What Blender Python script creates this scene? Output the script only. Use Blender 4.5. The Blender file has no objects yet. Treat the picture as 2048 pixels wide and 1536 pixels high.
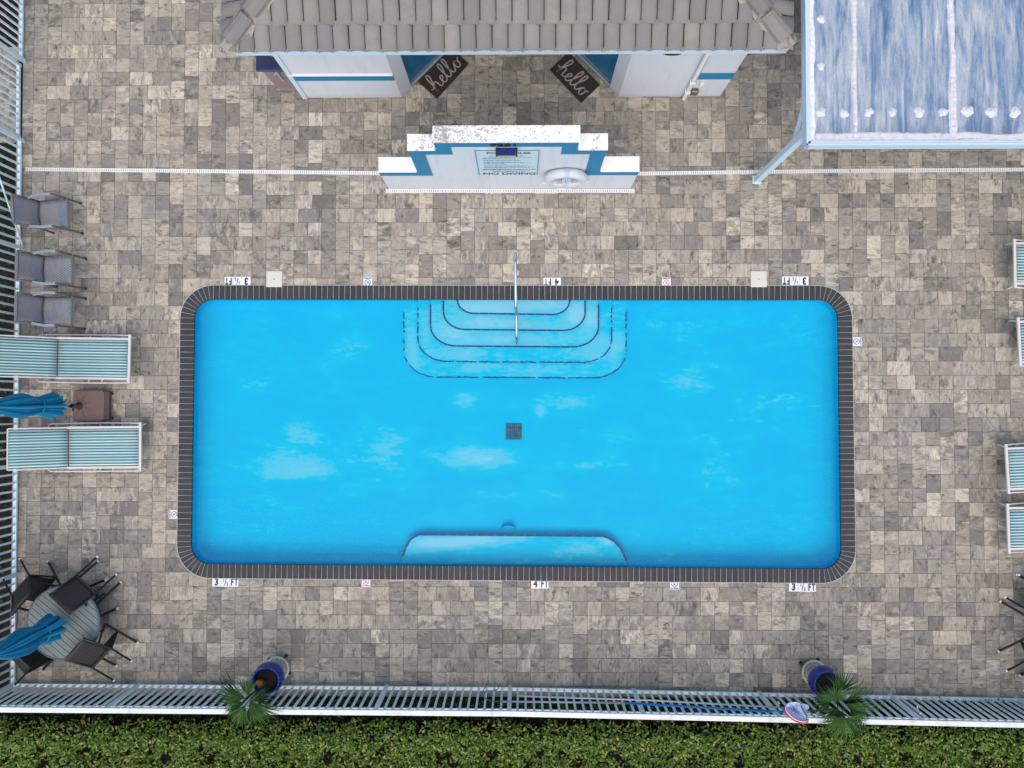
import bpy, bmesh, math, random
import numpy as np
from mathutils import Vector, Matrix
R_ = math.radians
random.seed(7); rng = np.random.default_rng(7)
S = bpy.context.scene
C = S.collection

# ------------------------------------------------------------------ camera
H = 14.2; F = 1657.0                       # height above the deck; focal length in px of a 2048 px wide frame
_d = Vector((1040-1024, -(813-768), -F)).normalized()
_Z = -_d
_X = (Vector((1, 0, 0)) - Vector((1, 0, 0)).dot(_Z)*_Z).normalized()
_Y = _Z.cross(_X)
RW = Matrix((_X, _Y, _Z))                  # camera -> world rotation
cam_data = bpy.data.cameras.new('camera'); cam = bpy.data.objects.new('camera', cam_data); C.objects.link(cam)
cam_data.sensor_width = 36.0; cam_data.lens = F/2048*36.0; cam_data.clip_start = 0.1; cam_data.clip_end = 800
cam.matrix_world = Matrix.Translation((0, 0, H)) @ RW.to_4x4()
S.camera = cam
def W(px, py, z=0.0):
    v = RW @ Vector((px-1024, -(py-768), -F)); t = (z-H)/v.z
    return Vector((v.x*t, v.y*t, z))

# ------------------------------------------------------------------ light
world = bpy.data.worlds.new('World'); S.world = world; world.use_nodes = True
wn = world.node_tree.nodes; wl = world.node_tree.links
bg = wn['Background']; sky = wn.new('ShaderNodeTexSky'); sky.sky_type = 'NISHITA'; sky.sun_disc = False
SUN_EL, SUN_AZ = 60.0, 184.0               # azimuth clockwise from +Y
sky.sun_elevation = R_(SUN_EL); sky.sun_rotation = R_(SUN_AZ)
sky.dust_density = 3.0; sky.air_density = 1.0; sky.ozone_density = 1.0
wl.new(sky.outputs[0], bg.inputs[0]); bg.inputs[1].default_value = 0.15
sl = bpy.data.lights.new('sun', 'SUN'); sun = bpy.data.objects.new('sun', sl); C.objects.link(sun)
sl.energy = 1.5; sl.angle = R_(105); sl.color = (1.0, 0.93, 0.83)
az = R_(SUN_AZ); el = R_(SUN_EL)
sdir = Vector((math.sin(az)*math.cos(el), math.cos(az)*math.cos(el), math.sin(el)))
sun.rotation_euler = sdir.to_track_quat('Z', 'Y').to_euler(); sun.location = (0, 0, 20)
S.view_settings.view_transform = 'Standard'; S.view_settings.look = 'None'
S.view_settings.gamma = 1.0; S.view_settings.exposure = 0.27; S.view_settings.use_curve_mapping = False

# ------------------------------------------------------------------ mesh helpers
def off(parent):
    v = Vector((0, 0, 0))
    while parent is not None:
        v += parent.location; parent = parent.parent
    return v
def link(name, me, parent=None, kind=None):
    o = bpy.data.objects.new(name, me); C.objects.link(o)
    if parent is not None: o.parent = parent
    if kind: o['kind'] = kind
    return o
def tag(o, label=None, cat=None, group=None, kind=None):
    if label: o['label'] = label
    if cat: o['category'] = cat
    if group: o['group'] = group
    if kind: o['kind'] = kind
    return o
def thing(name, loc, label, cat, group=None, rz=0):
    o = bpy.data.objects.new(name, None); C.objects.link(o); o.empty_display_size = .1
    o.location = loc; o.rotation_euler = (0, 0, rz)
    return tag(o, label, cat, group)
def copy_tree(o, parent=None):
    c = o.copy(); C.objects.link(c); c.parent = parent
    for ch in [x for x in ALLCH(o)]: copy_tree(ch, c)
    return c
def ALLCH(o): return [x for x in C.objects if x.parent == o]

class MB:
    def __init__(s): s.v = []; s.f = []; s.uv = []; s.mi = []
    def add(s, vs, fs, uvs=None, mi=0):
        b = len(s.v); s.v += [tuple(p) for p in vs]
        for k, f in enumerate(fs):
            s.f.append(tuple(b+i for i in f)); s.mi.append(mi)
            s.uv.append(uvs[k] if uvs else None)
        return s
    def box(s, c, size, rz=0, M=None, mi=0):
        x, y, z = (size[0]/2, size[1]/2, size[2]/2)
        vs = [Vector((a*x, b*y, d*z)) for a in (-1, 1) for b in (-1, 1) for d in (-1, 1)]
        Q = M if M else Matrix.Rotation(rz, 3, 'Z')
        vs = [Q @ v + Vector(c) for v in vs]
        return s.add(vs, [(0, 1, 3, 2), (4, 6, 7, 5), (0, 4, 5, 1), (2, 3, 7, 6), (0, 2, 6, 4), (1, 5, 7, 3)], mi=mi)
    def cham(s, c, size, ch=.004, rz=0):
        """box with its top edges chamfered; c is the centre of its base"""
        x, y, h = size[0]/2, size[1]/2, size[2]
        q = Matrix.Rotation(rz, 3, 'Z'); vs = []
        for (xx, yy, zz) in ((x, y, 0), (x, y, h-ch), (x-ch, y-ch, h)):
            for (a, b) in ((-1, -1), (1, -1), (1, 1), (-1, 1)): vs.append(q @ Vector((a*xx, b*yy, zz)) + Vector(c))
        fs = [(3, 2, 1, 0), (8, 9, 10, 11)]
        for r in (0, 4):
            for k in range(4): fs.append((r+k, r+(k+1) % 4, r+4+(k+1) % 4, r+4+k))
        return s.add(vs, fs)
    def beam(s, p, q, w, h, up=(0, 0, 1), mi=0):
        p = Vector(p); q = Vector(q); d = q-p; L = d.length; d.normalize()
        u = Vector(up); sd = d.cross(u)
        if sd.length < 1e-4: sd = d.cross(Vector((1, 0, 0)))
        sd.normalize(); u = sd.cross(d)
        M = Matrix((d, sd, u)).transposed()
        return s.box((p+q)/2, (L, w, h), M=M, mi=mi)
    def tube(s, path, r, n=8, closed=False, caps=True, mi=0):
        P = [Vector(p) for p in path]; m = len(P); rr = r if isinstance(r, (list, tuple)) else [r]*m
        vs = []; prev = None
        for i in range(m):
            if closed: t = P[(i+1) % m]-P[i-1]
            else: t = P[min(i+1, m-1)]-P[max(i-1, 0)]
            t.normalize()
            if prev is None:
                a = Vector((0, 0, 1)) if abs(t.z) < .9 else Vector((1, 0, 0)); u = t.cross(a).normalized()
            else: u = (prev - prev.dot(t)*t).normalized()
            prev = u; w = t.cross(u)
            for k in range(n):
                an = 2*math.pi*k/n; vs.append(P[i]+rr[i]*(math.cos(an)*u+math.sin(an)*w))
        fs = []
        for i in range(m if closed else m-1):
            j = (i+1) % m
            for k in range(n): fs.append((i*n+k, i*n+(k+1) % n, j*n+(k+1) % n, j*n+k))
        if caps and not closed:
            fs.append(tuple(range(n-1, -1, -1))); fs.append(tuple((m-1)*n+k for k in range(n)))
        return s.add(vs, fs, mi=mi)
    def prism(s, poly, z0, z1, mi=0):
        n = len(poly); vs = [(p[0], p[1], z0) for p in poly]+[(p[0], p[1], z1) for p in poly]
        fs = [tuple(range(n-1, -1, -1)), tuple(range(n, 2*n))]+[(k, (k+1) % n, n+(k+1) % n, n+k) for k in range(n)]
        return s.add(vs, fs, mi=mi)
    def lathe(s, prof, c=(0, 0, 0), n=32, caps=False, fn=None):
        vs = []; fs = []
        for (r, z) in prof:
            for k in range(n):
                a = 2*math.pi*k/n; rr = fn(r, z, a) if fn else r
                vs.append((c[0]+rr*math.cos(a), c[1]+rr*math.sin(a), c[2]+z))
        for i in range(len(prof)-1):
            for k in range(n): fs.append((i*n+k, i*n+(k+1) % n, (i+1)*n+(k+1) % n, (i+1)*n+k))
        if caps: fs.append(tuple(range(n-1, -1, -1))); fs.append(tuple((len(prof)-1)*n+k for k in range(n)))
        return s.add(vs, fs)
    def grid(s, fn, nu, nv, uvscale=(1, 1)):
        vs = [fn(i/nu, j/nv) for i in range(nu+1) for j in range(nv+1)]
        fs = []; uv = []
        for i in range(nu):
            for j in range(nv):
                a = i*(nv+1)+j; fs.append((a, a+nv+1, a+nv+2, a+1))
                uv.append([(x/nu*uvscale[0], y/nv*uvscale[1]) for x, y in ((i, j), (i+1, j), (i+1, j+1), (i, j+1))])
        return s.add(vs, fs, uvs=uv)
    def mesh(s, name, mats, o=Vector((0, 0, 0)), smooth=False, flip=False):
        me = bpy.data.meshes.new(name)
        me.from_pydata([(p[0]-o.x, p[1]-o.y, p[2]-o.z) for p in s.v], [], s.f)
        if any(u is not None for u in s.uv):
            L = me.uv_layers.new(name='UVMap'); i = 0
            for f, u in zip(s.f, s.uv):
                for k in range(len(f)):
                    if u: L.data[i].uv = u[k]
                    i += 1
        for m in (mats if isinstance(mats, (list, tuple)) else [mats]): me.materials.append(m)
        if any(s.mi): me.polygons.foreach_set('material_index', s.mi)
        if smooth: me.polygons.foreach_set('use_smooth', [True]*len(s.f))
        bm = bmesh.new(); bm.from_mesh(me)
        bmesh.ops.recalc_face_normals(bm, faces=bm.faces)
        if flip: bmesh.ops.reverse_faces(bm, faces=bm.faces)
        bm.to_mesh(me); bm.free(); me.update()
        return me
    def build(s, name, mats, parent=None, smooth=False, kind=None, bevel=0, thick=0, sub=0):
        o = link(name, s.mesh(name, mats, off(parent), smooth), parent, kind)
        if thick: m = o.modifiers.new('t', 'SOLIDIFY'); m.thickness = thick; m.offset = 0
        if sub: m = o.modifiers.new('s', 'SUBSURF'); m.levels = sub; m.render_levels = sub
        if bevel: m = o.modifiers.new('b', 'BEVEL'); m.width = bevel; m.segments = 2; m.limit_method = 'ANGLE'
        return o
def cr(pts, n=8, closed=False):
    """Catmull-Rom through pts"""
    P = [Vector(p) for p in pts]; out = []; m = len(P)
    for i in range(m if closed else m-1):
        p0 = P[(i-1) % m] if closed else P[max(i-1, 0)]; p1 = P[i]; p2 = P[(i+1) % m]; p3 = P[(i+2) % m] if closed else P[min(i+2, m-1)]
        for k in range(n):
            t = k/n
            out.append(.5*((2*p1)+(-p0+p2)*t+(2*p0-5*p1+4*p2-p3)*t*t+(-p0+3*p1-3*p2+p3)*t**3))
    if not closed: out.append(P[-1])
    return out
def arc_pts(c, r, a0, a1, n):
    return [Vector((c[0]+r*math.cos(a0+(a1-a0)*k/n), c[1]+r*math.sin(a0+(a1-a0)*k/n))) for k in range(n+1)]
def text_mesh(body, size, m, name='lettering', bold=0.0, sx=1.0, ext=0.0):
    cu = bpy.data.curves.new('t', 'FONT'); cu.body = body; cu.size = size; cu.align_x = 'CENTER'; cu.align_y = 'CENTER'
    cu.extrude = ext; cu.offset = bold; cu.resolution_u = 3
    o = bpy.data.objects.new('t', cu); C.objects.link(o)
    me = bpy.data.meshes.new_from_object(o); bpy.data.objects.remove(o); bpy.data.curves.remove(cu)
    me.name = name; me.transform(Matrix.Diagonal((sx, 1, 1, 1))); me.materials.clear(); me.materials.append(m)
    return me

# ------------------------------------------------------------------ materials
def nt(name):
    m = bpy.data.materials.new(name); m.use_nodes = True
    return m, m.node_tree.nodes, m.node_tree.links, m.node_tree.nodes['Principled BSDF']
def noise(n, l, vec, scale, detail=4, rough=.55, dist=0, dim='3D'):
    x = n.new('ShaderNodeTexNoise'); x.inputs['Scale'].default_value = scale; x.inputs['Detail'].default_value = detail
    x.inputs['Roughness'].default_value = rough; x.inputs['Distortion'].default_value = dist
    if vec is not None: l.new(vec, x.inputs['Vector'])
    return x.outputs['Fac']
def ramp(n, l, fac, stops, interp='LINEAR'):
    x = n.new('ShaderNodeValToRGB'); r = x.color_ramp; r.interpolation = interp
    while len(r.elements) < len(stops): r.elements.new(.5)
    for e, (p, c) in zip(r.elements, stops):
        e.position = p; e.color = (c[0], c[1], c[2], 1) if isinstance(c, (tuple, list)) else (c, c, c, 1)
    l.new(fac, x.inputs[0]); return x.outputs[0]
def mix(n, l, a, b, fac, mode='MIX'):
    x = n.new('ShaderNodeMix'); x.data_type = 'RGBA'; x.blend_type = mode
    for sock, val in ((x.inputs['Factor'], fac), (x.inputs['A'], a), (x.inputs['B'], b)):
        if hasattr(val, 'is_output'): l.new(val, sock)
        elif isinstance(val, (int, float)): sock.default_value = val if sock.type == 'VALUE' else (val, val, val, 1)
        else: sock.default_value = (val[0], val[1], val[2], 1)
    return x.outputs['Result']
# Mix node exposes several sockets called Factor/A/B: pick the colour ones explicitly
def mix(n, l, a, b, fac, mode='MIX'):
    x = n.new('ShaderNodeMix'); x.data_type = 'RGBA'; x.blend_type = mode
    for sock, val in ((x.inputs[0], fac), (x.inputs[6], a), (x.inputs[7], b)):
        if hasattr(val, 'is_output'): l.new(val, sock)
        elif isinstance(val, (int, float)):
            if sock.type == 'VALUE': sock.default_value = val
            else: sock.default_value = (val, val, val, 1)
        else: sock.default_value = (val[0], val[1], val[2], 1)
    return x.outputs[2]
def math_(n, l, op, a, b=None, c=None):
    x = n.new('ShaderNodeMath'); x.operation = op
    for k, v in enumerate((a, b, c)):
        if v is None: continue
        if hasattr(v, 'is_output'): l.new(v, x.inputs[k])
        else: x.inputs[k].default_value = v
    return x.outputs[0]
def vscale(n, l, vec, sc, rot=(0, 0, 0), loc=(0, 0, 0)):
    x = n.new('ShaderNodeMapping'); x.inputs['Scale'].default_value = sc; x.inputs['Rotation'].default_value = rot
    x.inputs['Location'].default_value = loc; l.new(vec, x.inputs['Vector']); return x.outputs[0]
def bump(n, l, p, height, strength=.3, dist=.01):
    b = n.new('ShaderNodeBump'); b.inputs['Strength'].default_value = strength; b.inputs['Distance'].default_value = dist
    l.new(height, b.inputs['Height']); l.new(b.outputs[0], p.inputs['Normal']); return b
def pos(n): return n.new('ShaderNodeNewGeometry').outputs['Position']
def objc(n): return n.new('ShaderNodeTexCoord').outputs['Object']
def uvc(n): return n.new('ShaderNodeTexCoord').outputs['UV']
def simple(name, col, rough=.6, metal=0, var=.12, vs=6, fine=60, bmp=.1, spec=.5, dirt=None, coord='obj', coat=0):
    m, n, l, p = nt(name); v = objc(n) if coord == 'obj' else pos(n)
    a = noise(n, l, v, vs, 5); b = noise(n, l, v, fine, 3)
    c = mix(n, l, [x*(1-var) for x in col], [min(1, x*(1+var)) for x in col], a)
    c = mix(n, l, c, [x*.8 for x in col], math_(n, l, 'MULTIPLY', b, .35))
    if dirt:
        d = ramp(n, l, noise(n, l, v, vs*1.7, 6, .65, .6), [(.52, 0), (.68, 1)])
        c = mix(n, l, c, dirt, math_(n, l, 'MULTIPLY', d, .7))
    l.new(c, p.inputs['Base Color']); p.inputs['Roughness'].default_value = rough; p.inputs['Metallic'].default_value = metal
    p.inputs['Specular IOR Level'].default_value = spec; p.inputs['Coat Weight'].default_value = coat
    if bmp: bump(n, l, p, b, bmp, .004)
    return m
M = {}
M['fence'] = simple('white_powder_coat', (.66, .82, .89), .35, var=.06, vs=3, bmp=.03, dirt=(.40, .46, .44))
M['rail'] = simple('weathered_white_coat', (.72, .74, .74), .45, var=.08, vs=2, bmp=.05, dirt=(.5, .46, .4))
M['stucco'] = simple('white_stucco', (.62, .66, .71), .85, var=.05, vs=2, fine=90, bmp=.5, coord='pos')
def stucco_mat():
    m, n, l, p = nt('weathered_white_stucco'); P = pos(n); f = noise(n, l, P, 70, 4, .7)
    c = mix(n, l, (.62, .66, .71), (.56, .60, .645), noise(n, l, P, 2.2, 4))
    st = noise(n, l, vscale(n, l, P, (9, 9, .7)), 1.0, 5, .65, .4)
    c = mix(n, l, c, (.47, .49, .51), math_(n, l, 'MULTIPLY', ramp(n, l, st, [(.52, 0), (.72, 1)]), .45))
    sp = n.new('ShaderNodeSeparateXYZ'); l.new(P, sp.inputs[0])
    low = ramp(n, l, math_(n, l, 'ADD', sp.outputs[2], math_(n, l, 'MULTIPLY', noise(n, l, P, 7, 4), .25)), [(.10, 1), (.30, 0)])
    c = mix(n, l, c, (.42, .40, .37), math_(n, l, 'MULTIPLY', low, .4))
    l.new(c, p.inputs['Base Color']); p.inputs['Roughness'].default_value = .9; bump(n, l, p, f, .6, .006); return m
M['stucco'] = stucco_mat()
M['trim'] = simple('pale_trim_paint', (.55, .70, .80), .5, var=.05, vs=2, bmp=.03)
M['blue'] = simple('blue_paint', (.010, .200, .37), .55, var=.08, vs=3, bmp=.1, coord='pos')
M['door'] = simple('blue_door_paint', (.004, .16, .33), .3, var=.08, vs=2, bmp=.02)
M['curb'] = simple('concrete_curb', (.30, .27, .24), .9, var=.2, vs=5, bmp=.4, coord='pos')
M['soil'] = simple('shade_darkened_soil', (.010, .008, .006), .95, var=.5, vs=9, fine=40, bmp=1, coord='pos', dirt=(.020, .015, .010))  # near-black: the shade under the shrubs is painted into the soil
M['grass'] = simple('lawn', (.05, .085, .02), .9, var=.4, vs=4, fine=50, bmp=1, coord='pos')
M['sand'] = simple('joint_sand', (.15, .13, .11), .95, var=.2, vs=8, coord='pos')
M['grout'] = simple('pale_mortar', (.52, .52, .50), .9, var=.15, vs=12, coord='pos')
M['steel'] = simple('stainless_steel', (.62, .64, .66), .16, 1, var=.05, bmp=0)
M['grey_alu'] = simple('grey_aluminium', (.42, .47, .50), .35, .3, var=.08, bmp=.05)
M['blue_pole'] = simple('blue_pole_paint', (.0, .19, .56), .25, var=.1, bmp=0)
M['tan'] = simple('tan_plastic', (.42, .31, .2), .5)
M['cream'] = simple('cream_plastic', (.66, .64, .56), .5, var=.06, bmp=.05)
M['black'] = simple('black_plastic', (.012, .012, .014), .45, bmp=.05)
M['white'] = simple('white_plastic', (.80, .80, .79), .4, var=.03, bmp=.02)
M['ringfoam'] = simple('aged_white_foam', (.60, .63, .64), .5, var=.06, bmp=.03)
M['white_tile'] = simple('white_glazed_tile', (.80, .82, .85), .25, var=.04, bmp=0)
M['ink'] = simple('black_ink', (.010, .012, .02), .4, var=.02, bmp=0)
M['blue_ink'] = simple('blue_ink', (.01, .07, .30), .4, var=.02, bmp=0)
M['red_ink'] = simple('red_ink', (.42, .02, .02), .4, var=.02, bmp=0)
M['sign'] = simple('pale_sign_panel', (.55, .68, .75), .3, var=.04, vs=2, bmp=0)
M['sign_ink'] = simple('sign_blue_grey_ink', (.10, .24, .36), .5, bmp=0)
M['strap'] = simple('lilac_strap', (.42, .50, .82), .5, bmp=.1)
M['rope'] = simple('white_rope', (.80, .80, .80), .8, bmp=.4)
M['brown'] = simple('brown_plastic', (.155, .10, .085), .5, var=.12, vs=4, bmp=.12)
M['dkbrown'] = simple('dark_brown_plastic', (.085, .05, .042), .5, bmp=.1)
M['binlid'] = simple('navy_plastic', (.022, .026, .085), .45, bmp=.08, var=.08)
M['binbody'] = simple('mauve_tan_plastic', (.25, .195, .19), .55, bmp=.1)
M['canvas'] = simple('teal_blue_canvas', (.0, .235, .42), .85, var=.2, vs=5, fine=200, bmp=.3)
M['poledark'] = simple('dark_navy_pole', (.008, .016, .05), .3, bmp=0)
M['frame'] = simple('ivory_tube_paint', (.66, .64, .62), .3, var=.05, bmp=.02)
M['tabletop'] = simple('grey_composite_slat', (.165, .20, .20), .6, var=.1, vs=7, fine=80, bmp=.3, dirt=(.14, .165, .175))
M['tablerim'] = simple('slate_blue_rim', (.045, .10, .14), .4, bmp=.03)
M['beige'] = simple('beige_glaze', (.30, .27, .21), .5, var=.15, bmp=.1)
M['stand'] = simple('cast_ivory_paint', (.60, .57, .51), .5, var=.08, bmp=.05)
M['potsoil'] = simple('potting_soil', (.014, .010, .008), .95, var=.4, vs=20, bmp=1)
M['mesh'] = simple('lilac_net', (.42, .50, .76), .7, var=.12, vs=14, fine=300, bmp=.6)
M['red'] = simple('red_net_rim', (.62, .01, .06), .35, bmp=0)
M['cement'] = simple('hip_mortar', (.33, .305, .245), .9, var=.12, vs=10, bmp=.6)
M['brass'] = simple('bronze_outlet', (.22, .18, .13), .35, .7, bmp=.05)
M['dark'] = simple('dark_void', (.02, .02, .022), .8, bmp=0)
M['mat'] = simple('brown_coir', (.040, .025, .018), .95, var=.2, vs=15, fine=250, bmp=1)
M['matink'] = simple('pale_mat_print', (.36, .34, .31), .9, var=.1, vs=30, fine=250, bmp=.5)
M['sill'] = simple('grey_threshold', (.20, .25, .28), .4, .4, bmp=.03)
M['navy_panel'] = simple('navy_panel', (.006, .03, .14), .7, bmp=0, spec=.1)
M['navy'] = simple('navy_step_tile', (.004, .016, .16), .2, bmp=0, coord='pos')

def paver_mat():
    m, n, l, p = nt('concrete_paver')
    at = n.new('ShaderNodeAttribute'); at.attribute_name = 'rnd'; r0 = at.outputs['Fac']
    oi = n.new('ShaderNodeObjectInfo').outputs['Random']
    r = math_(n, l, 'FRACT', math_(n, l, 'ADD', r0, math_(n, l, 'MULTIPLY', oi, 7.0)))
    sep = n.new('ShaderNodeSeparateXYZ'); l.new(uvc(n), sep.inputs[0])
    cmb = n.new('ShaderNodeCombineXYZ'); l.new(sep.outputs[0], cmb.inputs[0]); l.new(sep.outputs[1], cmb.inputs[1])
    l.new(math_(n, l, 'MULTIPLY', r, 91.7), cmb.inputs[2]); v = cmb.outputs[0]
    r2 = math_(n, l, 'FRACT', math_(n, l, 'MULTIPLY', r, 17.31))
    base = ramp(n, l, r, [(0, (.17, .162, .15)), (.12, (.34, .315, .28)), (.3, (.46, .435, .39)), (.42, (.33, .31, .285)), (.55, (.235, .218, .21)),
                          (.68, (.44, .41, .36)), (.78, (.20, .195, .205)), (.88, (.60, .575, .515)), (1, (.145, .138, .135))])
    alt = ramp(n, l, r2, [(0, (.54, .51, .455)), (.3, (.21, .20, .185)), (.55, (.40, .365, .34)), (.75, (.20, .195, .205)), (1, (.58, .55, .49))])
    g = noise(n, l, vscale(n, l, v, (5, 9, 1)), 1.0, 6, .72, .3)
    c = mix(n, l, base, alt, ramp(n, l, g, [(.44, 0), (.58, 1)]))
    streak = noise(n, l, vscale(n, l, v, (6, 26, 1)), 1.0, 6, .72, 1.0)
    streak2 = noise(n, l, vscale(n, l, v, (11, 48, 1), loc=(3, 5, 9)), 1.0, 5, .75, 1.8)
    patch = noise(n, l, vscale(n, l, v, (6, 8, 1), loc=(9, 1, 4)), 1.0, 3, .6, .2)
    c = mix(n, l, c, (.17, .162, .155), math_(n, l, 'MULTIPLY', ramp(n, l, streak, [(.47, 0), (.62, 1)]), .65))
    thr = math_(n, l, 'MULTIPLY', ramp(n, l, patch, [(.56, 0), (.64, 1)]), ramp(n, l, streak2, [(.45, 0), (.54, 1)]))
    c = mix(n, l, c, (.050, .047, .045), math_(n, l, 'MULTIPLY', thr, .85))
    lt = ramp(n, l, noise(n, l, vscale(n, l, v, (5, 10, 1), loc=(2, 8, 1)), 1.0, 5, .7, .2), [(.54, 0), (.68, 1)])
    c = mix(n, l, c, (.56, .54, .485), math_(n, l, 'MULTIPLY', lt, .45))
    r3 = math_(n, l, 'FRACT', math_(n, l, 'MULTIPLY', r, 53.7))
    c = mix(n, l, c, ramp(n, l, r3, [(0, (.74, .75, .76)), (.5, (.98, .98, .965)), (1, (1.20, 1.18, 1.14))]), 1.0, 'MULTIPLY')
    P = pos(n)
    big = noise(n, l, P, .35, 4, .6)
    c = mix(n, l, c, (1.12, 1.06, 1.0), ramp(n, l, big, [(.35, 0), (.65, 1)]), 'MULTIPLY') if False else c
    tint = ramp(n, l, big, [(.3, (1.02, .985, .93)), (.5, (1.07, 1.02, .945)), (.7, (1.12, 1.06, .97))])
    c = mix(n, l, c, tint, 1.0, 'MULTIPLY')
    fine = noise(n, l, P, 160, 3, .7)
    c = mix(n, l, c, ramp(n, l, fine, [(.3, .74), (.7, 1.20)]), 1.0, 'MULTIPLY')
    l.new(c, p.inputs['Base Color']); p.inputs['Roughness'].default_value = .82
    h = math_(n, l, 'ADD', math_(n, l, 'MULTIPLY', streak2, .8), fine)
    bump(n, l, p, h, .35, .004)
    return m
M['paver'] = paver_mat()

def brick_mat():
    m, n, l, p = nt('charcoal_coping_brick'); P = pos(n)
    oi = n.new('ShaderNodeObjectInfo').outputs['Random']
    c = mix(n, l, (.020, .021, .028), (.032, .032, .038), oi)
    c = mix(n, l, c, (.058, .057, .062), math_(n, l, 'MULTIPLY', ramp(n, l, noise(n, l, P, 9, 5, .65, .5), [(.5, 0), (.8, 1)]), .5))
    c = mix(n, l, c, (.42, .41, .40), math_(n, l, 'MULTIPLY', ramp(n, l, noise(n, l, P, 16, 6, .75, 1), [(.70, 0), (.78, 1)]), .6))
    l.new(c, p.inputs['Base Color']); p.inputs['Roughness'].default_value = .62
    bump(n, l, p, noise(n, l, P, 120, 3), .3, .003); return m
M['brick'] = brick_mat()

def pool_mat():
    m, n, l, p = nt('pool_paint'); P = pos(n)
    at = n.new('ShaderNodeAttribute'); at.attribute_name = 'patchy'; w = at.outputs['Fac']  # higher values turn the paint paler
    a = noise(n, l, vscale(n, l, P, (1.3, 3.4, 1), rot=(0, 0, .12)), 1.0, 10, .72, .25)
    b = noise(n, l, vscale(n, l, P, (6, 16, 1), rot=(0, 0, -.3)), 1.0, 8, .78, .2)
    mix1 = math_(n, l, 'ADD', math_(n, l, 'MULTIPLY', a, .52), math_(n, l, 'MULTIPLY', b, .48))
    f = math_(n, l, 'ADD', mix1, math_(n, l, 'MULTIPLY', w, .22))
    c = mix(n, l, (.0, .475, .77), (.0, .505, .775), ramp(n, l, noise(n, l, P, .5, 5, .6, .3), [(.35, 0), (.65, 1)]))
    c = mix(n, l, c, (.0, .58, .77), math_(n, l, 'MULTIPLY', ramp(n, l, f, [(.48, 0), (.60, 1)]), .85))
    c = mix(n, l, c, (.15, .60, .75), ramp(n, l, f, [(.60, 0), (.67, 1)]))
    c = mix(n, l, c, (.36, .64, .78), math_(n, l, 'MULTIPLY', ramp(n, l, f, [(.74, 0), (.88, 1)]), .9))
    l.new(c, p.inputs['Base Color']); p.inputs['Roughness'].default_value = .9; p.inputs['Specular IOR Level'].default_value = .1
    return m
M['pool'] = pool_mat()

def water_mat():
    m = bpy.data.materials.new('pool_water'); m.use_nodes = True; n = m.node_tree.nodes; l = m.node_tree.links; n.clear()
    out = n.new('ShaderNodeOutputMaterial'); tr = n.new('ShaderNodeBsdfTransparent'); gl = n.new('ShaderNodeBsdfGlossy')
    tr.inputs[0].default_value = (.80, .975, 1.0, 1); gl.inputs['Roughness'].default_value = .02
    fr = n.new('ShaderNodeFresnel'); fr.inputs[0].default_value = 1.25
    bp = n.new('ShaderNodeBump'); bp.inputs['Strength'].default_value = .15; bp.inputs['Distance'].default_value = .01
    l.new(noise(n, l, pos(n), 3.5, 3), bp.inputs['Height']); l.new(bp.outputs[0], fr.inputs['Normal']); l.new(bp.outputs[0], gl.inputs['Normal'])
    ms = n.new('ShaderNodeMixShader'); l.new(fr.outputs[0], ms.inputs[0]); l.new(tr.outputs[0], ms.inputs[1]); l.new(gl.outputs[0], ms.inputs[2])
    l.new(ms.outputs[0], out.inputs[0]); return m
M['water'] = water_mat()

def rooftile_mat():
    m, n, l, p = nt('concrete_roof_tile')
    at = n.new('ShaderNodeAttribute'); at.attribute_name = 'rnd'
    oi = n.new('ShaderNodeObjectInfo').outputs['Random']
    r = math_(n, l, 'FRACT', math_(n, l, 'ADD', at.outputs['Fac'], math_(n, l, 'MULTIPLY', oi, 5)))
    c = ramp(n, l, r, [(0, (.25, .245, .225)), (.3, (.19, .185, .18)), (.5, (.285, .268, .235)), (.75, (.215, .21, .212)), (1, (.30, .28, .25))])
    P = pos(n)
    c = mix(n, l, c, (.20, .18, .175), math_(n, l, 'MULTIPLY', ramp(n, l, noise(n, l, P, 4, 5, .6, .5), [(.45, 0), (.75, 1)]), .6))
    f = noise(n, l, P, 150, 3, .7)
    c = mix(n, l, c, ramp(n, l, f, [(.3, .75), (.7, 1.15)]), 1.0, 'MULTIPLY')
    c = mix(n, l, c, (.05, .05, .045), math_(n, l, 'MULTIPLY', ramp(n, l, noise(n, l, P, 22, 4, .7, 1), [(.68, 0), (.74, 1)]), .5))
    l.new(c, p.inputs['Base Color']); p.inputs['Roughness'].default_value = .9; bump(n, l, p, f, .4, .004); return m
M['rooftile'] = rooftile_mat()

def peel_mat():
    m, n, l, p = nt('peeling_white_paint'); P = pos(n)
    at = n.new('ShaderNodeAttribute'); at.attribute_name = 'patchy'; w = at.outputs['Fac']
    a = noise(n, l, vscale(n, l, P, (15, 22, 8)), 1.0, 8, .80, 1.2)
    f = math_(n, l, 'ADD', a, math_(n, l, 'MULTIPLY', w, .13))
    c = mix(n, l, (.85, .85, .84), (.36, .34, .33), ramp(n, l, f, [(.57, 0), (.59, 1)]))
    l.new(c, p.inputs['Base Color']); p.inputs['Roughness'].default_value = .7; bump(n, l, p, f, .4, .004); return m
M['peel'] = peel_mat()

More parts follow.
